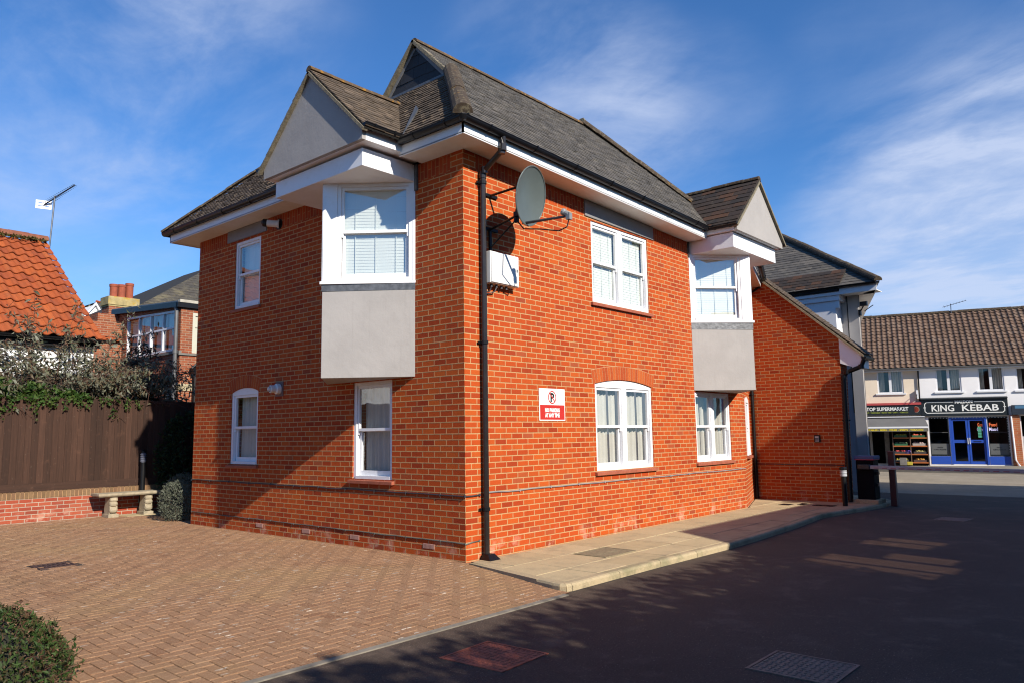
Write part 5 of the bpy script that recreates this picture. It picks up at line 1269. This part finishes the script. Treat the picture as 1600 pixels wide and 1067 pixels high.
m = MB(); m.lathe((.36,10.06,1.28), [(.06,0),(.06,.04),(.0,.06)], 14); build('cap', m, BLACK, t)
# bushes and climbers in the corner
GREYG = leafmat('grey_green_leaf', [(.11,.125,.085),(.19,.205,.15),(.28,.29,.22),(.14,.17,.10)]); DKG = leafmat('dark_green_leaf', [(.012,.03,.010),(.025,.055,.016),(.04,.075,.02),(.018,.04,.014)])
BOXG = leafmat('hedge_leaf', [(.035,.075,.018),(.06,.12,.025),(.10,.16,.04),(.045,.09,.02),(.14,.10,.045),(.16,.075,.045),(.05,.10,.022)])
BUDG = leafmat('silvery_leaf', [(.16,.17,.11),(.27,.28,.20),(.36,.36,.28),(.12,.14,.07),(.22,.13,.075),(.19,.20,.12),(.30,.21,.14)])
IVY = leafmat('ivy_leaf', [(.03,.075,.012),(.06,.13,.02),(.09,.16,.03),(.11,.14,.03)])
TWIG = plain('twig', (.075,.050,.036), .9, .3, 20); TWIGR = plain('red_brown_twig', (.115,.05,.032), .9, .3, 20)
def bush(name, label, cat, c, r, n, size, mat, seed, shell=.6, stems=14, twigs=0, **kw):
    rng = random.Random(seed); t = thing(name, label, cat, (c[0], c[1], 0))
    m = MB(); pts = []
    for k in range(n):
        p = in_blob(rng, c, r, shell); q = mnoise.noise(V(p)*2.6/max(r))
        if q < -.28 and rng.random() < .8: continue
        if p.z < .01: continue
        pts.append(p)
    leaves(m, pts, size, rng, **kw); build('foliage', m, mat, t, recalc=False)
    m = MB()
    for k in range(stems):
        e = in_blob(rng, c, (r[0]*.8, r[1]*.8, r[2]*.8), .8); e.z = max(e.z, .1); b = V((c[0]+rng.uniform(-.1,.1)*r[0], c[1]+rng.uniform(-.1,.1)*r[1], 0)); mid = (b+e)/2+V((rng.uniform(-.1,.1),rng.uniform(-.1,.1),.05)); m.tube([b, mid, e], [.012,.008,.004], 5)
    build('stems', m, TWIG, t)
    return t
bush('shrub', 'silver grey low bush half in sunlight beside the brick wall corner', 'bush', (.17,8.02,.34), (.33,.42,.42), 5200, .045, GREYG, 1, droop=-.6, narrow=.3)
bush('shrub', 'darker grey green bush in the shade behind the stone bench end', 'bush', (.85,9.15,.40), (.42,.5,.45), 4200, .05, GREYG, 2, droop=-.4, narrow=.35)
bush('climber', 'dark leafy climber on the shaded part of the fence', 'climbing plant', (1.30,9.95,1.15), (.75,.18,1.05), 2600, .09, DKG, 3, narrow=.6)
hd = bush('hedge', 'clipped small leaved hedge in the bottom left corner', 'hedge', (-5.70,-.78,.0), (.92,.92,.58), 30000, .036, BOXG, 4, shell=.84, stems=60, narrow=.42)
m = MB(); rng = random.Random(77); vs, fs = [], []
for i in range(9):
    for k in range(24):
        a, e = 2*math.pi*k/24, math.pi/2*i/8; q = V((math.cos(a)*math.cos(e), math.sin(a)*math.cos(e), math.sin(e))); f = .86+.10*mnoise.noise(q*3); vs.append((-5.70+.90*f*q.x, -.78+.90*f*q.y, .57*f*q.z))
for i in range(8):
    for k in range(24): fs.append((i*24+k, i*24+(k+1)%24, (i+1)*24+(k+1)%24, (i+1)*24+k))
m.mesh(vs, fs); build('woody_heart', m, plain('hedge_heart', (.030,.030,.014), .95, .5, 20), hd)
m, m2 = MB(), MB()
for k in range(420):
    p = in_blob(rng, (-5.70,-.78,.0), (.92,.92,.58), .97)
    if p.z < .03: continue
    d = V((p.x+5.70, p.y+.78, p.z*1.5)).normalized(); d = (d+V((rng.gauss(0,.5),rng.gauss(0,.5),.4+rng.gauss(0,.3)))).normalized(); e = p+d*rng.uniform(.03,.11); m.tube([p-d*.03, e], [.0025,.0015], 4)
    leaves(m2, [p.lerp(e, rng.random()) for _ in range(5)], .036, rng, narrow=.42)
so = build('sprigs', m, TWIGR, hd); so['kind'] = 'stuff'; build('new_leaves', m2, BOXG, hd, recalc=False)
# ------------------------------------------------------------------ pantiled cottage behind the fence
PANT = islandmat('orange_pantile', [(.42,.090,.025),(.52,.12,.032),(.46,.10,.03),(.58,.145,.038),(.38,.085,.03),(.55,.13,.03)], .8, [((.22,.09,.05), 3, .45, .5, .7), ((.40,.30,.18), 24, .4, .64, .74)], .35, 50)
t = thing('pantiled_cottage', 'whitewashed cottage with a steep orange pantile roof behind the fence', 'house', (-4, 14, 0))
WASH = plain('whitewash', (.72,.72,.72), .9, .08, 3, bump=.5, bscale=10, dirt=((.42,.36,.30), 4, .4))
m = MB(); m.box((-9,12.05,0),(-.02,12.35,3.88)); m.prism([(-.03,12.06,0),(-.03,19.94,0),(-.03,19.94,3.9),(-.03,16,6.75),(-.03,12.06,3.9)], (-.3,0,0)); build('wall', m, WASH, t)
top = V((-9.0,16.0,6.90)); eav = V((-9.0,11.82,3.86)); D = eav-top
m = MB(); pantiles(m, top, (1,0,0), D, 9.08, D.length, .272, .36, .042, .042, seed=3, n=9, rough=.006); ro = build('roof', m, PANT, t, recalc=False)
m = MB(); m.face([(-9,11.9,3.82),(.0,11.9,3.82),(.0,16,6.85),(-9,16,6.85)]); m.face([(-9,16,6.85),(.06,16,6.85),(.06,20.1,3.86),(-9,20.1,3.86)]); build('roof_underlay', m, UNDER, ro)
m = MB(); ridge(m, (-9,16,6.92), (.09,16,6.92), .15, .45, seed=14, lift=.02); build('ridge_tile', m, plain('ridge_clay', (.26,.085,.045), .9, .3, 9, dirt=((.20,.16,.06), 7, .7)), ro)
m = MB(); m.halfpipe((-9,11.74,3.83),(.1,11.74,3.83), .065, down=True); m.box((-9,11.86,3.66),(.05,11.9,3.80)); build('gutter', m, BLACK, t)
m = MB(); rng = random.Random(6)
leaves(m, [V((-3.2+3.2*rng.random(), 15.83-.12*rng.random(), 6.88+.04*rng.random())) for _ in range(500)], .07, rng, narrow=.8); build('moss', m, leafmat('moss', [(.10,.09,.02),(.16,.13,.03),(.09,.07,.03)]), ro, recalc=False)
aerial('tall aerial with a white reflector on a thin pole behind the pantile roof', (.20,16.25,5.9), (.30,16.25,8.32), (.50,-.75,.52), 18, 1.05, True, .15, 1.0)
# ------------------------------------------------------------------ brick house with the wide window
t = thing('brick_house', 'older red brick house with a wide white window and slate roof behind the fence', 'house', (6, 20, 0))
hx0, hy0 = 4.0, 16.27
FHL = frame((hx0, hy0, 0), (0, 1, 0), (-1, 0, 0)); FHF = frame((hx0, hy0, 0), (1, 0, 0), (0, -1, 0))
m = MB(); wall(m, FHL, [(0,0),(4.85,0),(4.85,5.98),(0,5.66)], [[(.34,4.30),(3.98,4.30),(3.98,5.72),(.34,5.56)]], .12); wall(m, FHF, rect(0,4,0,5.66), [rect(.38,1.5,4.22,5.48)], .12)
m.face([FHL(0,5.6,-4), FHL(4.85,5.6,-4), FHL(4.85,5.6,0), FHL(0,5.6,0)]); build('wall', m, BRH, t, recalc=False)
m = MB(); WTOP = lambda u: 5.56+.16*(u-.34)/3.64
def qb(u0,u1,z00,z01,z10,z11,d0,d1): m.hexa([FHL(u0,z00,d0),FHL(u1,z10,d0),FHL(u1,z10,d1),FHL(u0,z00,d1),FHL(u0,z01,d0),FHL(u1,z11,d0),FHL(u1,z11,d1),FHL(u0,z01,d1)])
qb(.34,3.98,4.30,4.37,4.30,4.37,-.1,-.01); qb(.34,3.98,WTOP(.34)-.07,WTOP(.34),WTOP(3.98)-.07,WTOP(3.98),-.1,-.01); qb(.401,3.919,5.0,5.06,5.0,5.06,-.1,-.012)
for k in range(5):
    u = .34+.895*k; qb(u, u+.06, 4.371, WTOP(u)-.071, 4.371, WTOP(u+.06)-.071, -.1, -.014)
    if 0 < k < 5: qb(u+.061, u+.11, 4.371, 4.999, 4.371, 4.999, -.09, -.02); 
wn = build('window', m, UPVC, t)
for k in range(4):
    for z0, z1 in ((4.37,5.0),(5.06,None)):
        p = MB(); a, c = .40+.895*k, .34+.895*(k+1); p.face([FHL(a,z0,-.06),FHL(c,z0,-.06),FHL(c,z1 or WTOP(c)-.07,-.06),FHL(a,z1 or WTOP(a)-.07,-.06)]); build('pane', p, GLASS, wn)
    p = MB(); prev = None
    for q in range(21):
        u = a+.02+(c-a-.04)*q/20; f = (FHL(u,4.32,-.2+.02*math.sin(q*2.1+k)), FHL(u,5.6,-.2+.02*math.sin(q*2.1+k)))
        if prev: p.face([prev[0],f[0],f[1],prev[1]])
        prev = f
    build('curtain', p, plain('pale_curtain_%d' % k, (.55,.60,.55), .9, .05), wn)
m = MB(); m.lbox(FHF,.38,1.5,4.22,4.30,-.1,-.01); m.lbox(FHF,.38,1.5,5.38,5.48,-.1,-.01); m.lbox(FHF,.38,.47,4.301,5.379,-.1,-.01); m.lbox(FHF,.47,1.5,4.301,5.379,-.09,-.05); m.lbox(FHF,.47,1.5,5.02,5.07,-.05,-.02); build('window', m, plain('cream_window', (.62,.60,.48), .5, .04), t)
STB = plain('stone_band', (.50,.42,.26), .9, .15, 6); 
m = MB(); m.lbox(FHL,-.05,4.85,4.20,4.27,-.02,.05); m.lbox(FHF,-.05,4,4.14,4.20,-.02,.05); build('sill_band', m, plain('grey_sill', (.20,.185,.16), .8, .2), t)
m = MB(); m.lbox(FHL,-.012,4.85,3.04,3.26,-.02,.012); m.lbox(FHF,.0,4,3.04,3.26,-.02,.012); build('stone_band', m, STB, t)
m = MB(); 
def qh(u0,u1,z0,z1,dz,d0,d1,mm): mm.hexa([FHL(u0,z0,d0),FHL(u1,z0+dz,d0),FHL(u1,z0+dz,d1),FHL(u0,z0,d1),FHL(u0,z1,d0),FHL(u1,z1+dz,d0),FHL(u1,z1+dz,d1),FHL(u0,z1,d1)])
qh(-.06,4.95,5.60,5.76,.32,.0,.16,m); m.lbox(FHF,-.16,4,5.60,5.75,.0,.1); build('roof_edge', m, BLACK, t)
m = MB(); qh(-.05,4.95,5.762,5.80,.32,-4,.14,m); build('flat_roof', m, LEAD, t)
m = MB(); m.lbox(FHF,-.1,4,5.752,5.84,-.02,.12); build('coping', m, plain('pale_coping', (.50,.46,.38), .9, .2), t)
GRP = plain('grey_pipe', (.13,.13,.135), .4, .15)
m = MB(); m.tube([FHL(.12,5.7,.09),FHL(.10,0,.09)], .06, 10); m.lathe(FHL(.12,4.18,.09), [(.075,0),(.075,.12)], 10); m.lathe(FHL(.11,3.0,.09), [(.075,0),(.075,.12)], 10); build('downpipe', m, GRP, t)
m = MB(); m.tube([FHF(.46,3.62,.10),FHF(.46,0,.10)], .06, 10); m.hexa([FHF(.36,3.55,.0),FHF(.62,3.55,.0),FHF(.62,3.55,.22),FHF(.36,3.55,.22),FHF(.32,3.75,.0),FHF(.66,3.75,.0),FHF(.66,3.75,.24),FHF(.32,3.75,.24)]); m.tube([FHF(.30,3.72,.2),FHF(1.6,4.9,.2)], .04, 6); build('downpipe', m, BLACK, t)
m = MB(); m.lbox(FHL,.62,.80,2.72,2.98,.0,.03); [m.lbox(FHL,.635+.03*k,.65+.03*k,2.74,2.96,.031,.035) for k in range(5)]; build('air_vent', m, plain('cream_vent', (.60,.57,.48), .6), t)
m = MB(); m.box((4.8,21.7,0),(14,30,6.15)); build('rear_wall', m, BRH, t)
m = MB(); E1, R1 = V((4.62,21.45,6.20)), V((9.6,23.6,9.22)); tiles(m, E1, (16,21.45,6.20), (4.62,24.9,9.22), (16,24.9,9.22), .2, .28, th=.012, lift=.02, seed=71)
ro = build('roof', m, islandmat('weathered_slate', [(.075,.070,.062),(.10,.09,.075),(.085,.075,.065),(.12,.105,.085)], .8, [((.25,.21,.12), 1.6, .6, .48, .66)], .3, 20), t, clip=[(E1, (-(24.9-21.45), (9.6-4.62), 0))])
m = MB(); m.face([E1,(16,21.45,6.18),(16,24.9,9.2),(9.6,24.9,9.2)]); m.face([E1,(9.6,24.9,9.2),(9.6,28,9.2),(4.62,31,6.2)]); build('roof_underlay', m, UNDER, ro)
m = MB(); m.box((4.05,22.0,0),(5.05,22.62,6.42)); m.box((2.4,20.55,0),(3.98,20.95,5.55)); m.box((3.3,20.94,0),(4.0,21.6,5.9)); ch = build('chimney', m, BRH, t)
m = MB(); m.box((4.0,21.95,6.42),(5.10,22.67,6.72)); m.box((4.03,21.98,6.36),(5.07,22.64,6.419)); build('chimney_cap', m, plain('lichen_cap', (.46,.36,.16), .9, .3, 5, dirt=((.52,.32,.02), 3.5, .9)), ch)
m = MB()
for k, (xx, h) in enumerate(((4.30,.50),(4.58,.52),(4.86,.60))): m.lathe((xx,22.3,6.72), [(.15,0),(.13,.08),(.135,h-.1),(.15,h-.09),(.15,h),(.11,h),(.11,h-.2)], 16)
build('chimney_pot', m, plain('clay_pot', (.36,.085,.04), .85, .2, 8), ch)
m = MB(); tiles(m, (2.2,20.4,4.9),(3.9,20.4,4.9),(2.2,21.2,5.5),(3.9,21.2,5.5), .2, .2, seed=72); build('lean_to_roof', m, PANT, t)
t = thing('white_gabled_house', 'distant white gabled house seen beside the brick chimney', 'house', (10.6, 41, 0))
m = MB(); m.prism([(9.9,40,0),(11.9,40,0),(11.9,40,8.2),(10.15,40,9.35),(9.5,40,8.6),(9.5,40,0)], (0,6,0)); build('wall', m, WREN, t)
m = MB(); m.prism([(9.35,39.8,8.45),(10.12,39.8,9.45),(10.12,39.8,9.30),(9.42,39.8,8.38)], (0,.18,0)); m.prism([(10.12,39.8,9.45),(10.9,39.8,8.2),(10.80,39.8,8.18),(10.12,39.8,9.28)], (0,.18,0)); build('bargeboard', m, UPVC, t)
m = MB(); m.face([(10.12,39.8,9.46),(12.6,41.5,9.42),(12.6,39.9,8.1),(10.9,39.8,8.2)]); m.face([(10.12,39.8,9.46),(12.6,41.5,9.42),(12.6,46,9.4),(10.12,46,9.4)]); build('roof', m, plain('far_slate', (.065,.065,.07), .7, .2), t)
m = MB(); m.tube([(10.12,39.8,9.50),(12.6,41.5,9.46)], .07, 6); build('ridge_tile', m, PANT, t)

# ------------------------------------------------------------------ arching shrub that hangs over the fence, and ivy
def arching_shrub():
    rng = random.Random(21); t = thing('arching_shrub', 'big grey green shrub with long arching twigs leaning over the fence', 'shrub', (-.6, 11.2, 0))
    lf, tw = MB(), MB()
    for k in range(330):
        bx = rng.uniform(-3.6, .75); by = rng.uniform(10.7, 11.6); b = V((bx, by, rng.uniform(1.8, 2.4)))
        tall = 1.65 if -1.7 < bx < .2 else 1.1
        if bx < -1.7: tall = .85
        L = rng.uniform(.6, 1.5)*tall; ang = rng.uniform(-.9, 1.0)
        d = V((math.sin(ang)*rng.uniform(.4, 1), rng.uniform(-.7,.4), 1)).normalized(); pts = [b]; n = 9
        for i in range(n): d = (d + V((math.sin(ang)*.07, -.015, -.10-.03*i*.4))).normalized(); pts.append(pts[-1]+d*L/n)
        tw.tube(pts, [.011*(1-.09*i) for i in range(n+1)], 4)
        for i in range(2, n+1):
            for q in range(int(9*(1.0 if bx < .5 else .7))):
                p = pts[i-1].lerp(pts[i], rng.random()) + V((rng.gauss(0,.05), rng.gauss(0,.05), rng.gauss(0,.05)))
                if p.z < 2.52 and p.y < 10.5 and rng.random() < .93: continue
                leaves(lf, [p], .135, rng, droop=.9, narrow=.30)
        for q in range(4):
            p = pts[rng.randint(3, n)]; e = p + V((rng.gauss(0,.16), rng.gauss(0,.12), rng.gauss(-.02,.12))); tw.tube([p, (p+e)/2+V((0,0,.02)), e], [.006,.005,.003], 4)
    for k in range(26):                                   # bare reddish stems from the ground
        b = V((rng.uniform(-3.2,1.6), rng.uniform(10.7,11.4), 0)); tw.tube([b, b+V((rng.uniform(-.2,.2),0,1.3)), b+V((rng.uniform(-.4,.4),rng.uniform(-.2,.2),2.5))], [.03,.022,.014], 5)
    build('foliage', lf, BUDG, t, recalc=False); build('twigs', tw, TWIGR, t)
    # dark drooping seed heads on the right-hand branches
    m, m2 = MB(), MB()
    for k in range(20):
        a = V((rng.uniform(-.1,.6), rng.uniform(10.6,11.3), rng.uniform(2.5,3.6))); L = rng.uniform(.5,.95); d = V((1,rng.uniform(-.3,.2),rng.uniform(-.1,.55))).normalized(); pts = [a]
        for i in range(7): d = (d+V((.05,0,-.12))).normalized(); pts.append(pts[-1]+d*L/7)
        m2.tube(pts, [.008,.007,.007,.006,.006,.005,.005,.004], 4)
        for i in range(2, 8): leaves(m, [pts[i]+V((rng.gauss(0,.03),rng.gauss(0,.03),rng.gauss(0,.03))) for _ in range(6)], .11, rng, droop=.7, narrow=.28)
    build('dark_seed_heads', m, leafmat('seed_head', [(.035,.025,.018),(.07,.045,.03),(.05,.05,.03)], .15), t, recalc=False); build('seed_stems', m2, TWIG, t)
arching_shrub()
rng = random.Random(33); t = thing('ivy', 'bright green ivy spilling over the top of the fence at the far left', 'ivy', (-2.2, 10.3, 0)); m = MB(); m2 = MB()
for k in range(3000):
    x = rng.uniform(-4.5, -.7); e = (x+4.5)/3.8; h = .50*(1-e**2)+.06; z = 2.40 + rng.random()**1.3*h; y = 10.35+rng.gauss(0,.12)
    if z < 2.5: y = min(y, 10.30)
    if mnoise.noise(V((x*2.2, z*3, 4))) < -.12 and rng.random() < .8: continue
    leaves(m, [V((x,y,z))], .085, rng, narrow=.75)
for k in range(34):
    x = rng.uniform(-2.9, .25); L = rng.uniform(.08,.34)*(1.5 if rng.random() < .2 else .8); p = V((x,10.17,2.46)); pts = [p+V((0,.08,.02)), p, p+V((rng.uniform(-.04,.04),-.02,-L*.5)), p+V((rng.uniform(-.08,.08),-.02,-L))]; m2.tube(pts, .005, 4)
    for q in range(int(9+L*40)): leaves(m, [pts[1].lerp(pts[3], rng.random())+V((rng.gauss(0,.03),rng.gauss(-.02,.015),0))], .065, rng, narrow=.7, droop=.5)
build('foliage', m, IVY, t, recalc=False)
for k in range(40):
    x = rng.uniform(-4.2,-.6); m2.tube([(x,10.35,2.3),(x+rng.uniform(-.3,.3),10.4,2.6),(x+rng.uniform(-.5,.5),10.35,2.85)], [.008,.006,.004], 4)
build('stems', m2, TWIG, t)

# ------------------------------------------------------------------ what stands across the road, out of the frame, and throws the shade
t = thing('conifer_hedge', 'tall dark hedge along the far side of the road', 'hedge', (-3, -11, 0)); rng = random.Random(8); m = MB(); core = MB()
core.box((-11,-11.4,-.1),(1.1,-10.4,4.05)); build('core', core, plain('hedge_core', (.02,.03,.012), .95), t)
pts = []
for k in range(9000):
    x = rng.uniform(-11, 1.5); top = 4.46 + .16*mnoise.noise(V((x*.9, 1, 2))) + .22*mnoise.noise(V((x*2.7, 5, 2)))
    pts.append(V((x, rng.uniform(-10.9,-10.1), top - rng.random()**1.6*1.3)))
leaves(m, pts, .17, rng, narrow=.5)
leaves(m, [V((rng.uniform(-11,1.2), -10.28+rng.gauss(0,.06), rng.uniform(0,3.7))) for _ in range(5000)], .17, rng)
build('foliage', m, DKG, t, recalc=False)
t = thing('light_patch_wall', 'unseen brick wall across the road with tinted openings added to throw light patches', 'building', (4.5, -10.3, 0))  # unseen wall added to shade the road and let dimmed sun through
FO = frame((1.4, -10, 0), (1, 0, 0), (0, 1, 0)); DUSK = glassmat('sun_dimming_glass', (.50,.38,.30), .06, .3)
holes = [rect(.02,.48,2.98,3.92), rect(.56,1.02,2.92,3.88), rect(1.14,1.62,3.0,3.50), rect(2.20,2.62,3.3,3.86), rect(2.70,3.05,3.25,3.8)]  # openings placed so their light patches imitate sun reflected off the house windows
m = MB(); wall(m, FO, [(-.3,-.1),(7.6,-.1),(7.6,5.30),(.9,5.30),(.0,4.15),(-.3,4.1)], holes, .08); build('wall', m, BRP, t, recalc=False)
for hq in holes:
    p = MB(); p.face([FO(u, v, -.04) for u, v in hq]); build('pane', p, DUSK, t)
t = thing('gabled_house', 'tall brick house with a steep gable across the road', 'house', (10.6, -14, 0))
m = MB(); m.prism([(8.05,-10.02,-.1),(13.2,-10.02,-.1),(13.2,-10.02,6.7),(10.6,-10.02,10.5),(8.05,-10.02,6.75)], (0,-7,0)); m.box((13.2,-17,-.1),(16.3,-10.02,6.6)); build('wall', m, BRP, t)
m = MB(); m.prism([(7.9,-9.95,6.6),(10.6,-9.95,10.62),(10.6,-9.95,10.5),(8.0,-9.95,6.6)], (0,-7.1,0)); m.prism([(13.35,-9.95,6.6),(10.6,-9.95,10.62),(10.6,-9.95,10.5),(13.25,-9.95,6.6)], (0,-7.1,0)); build('roof', m, SLATE, t)
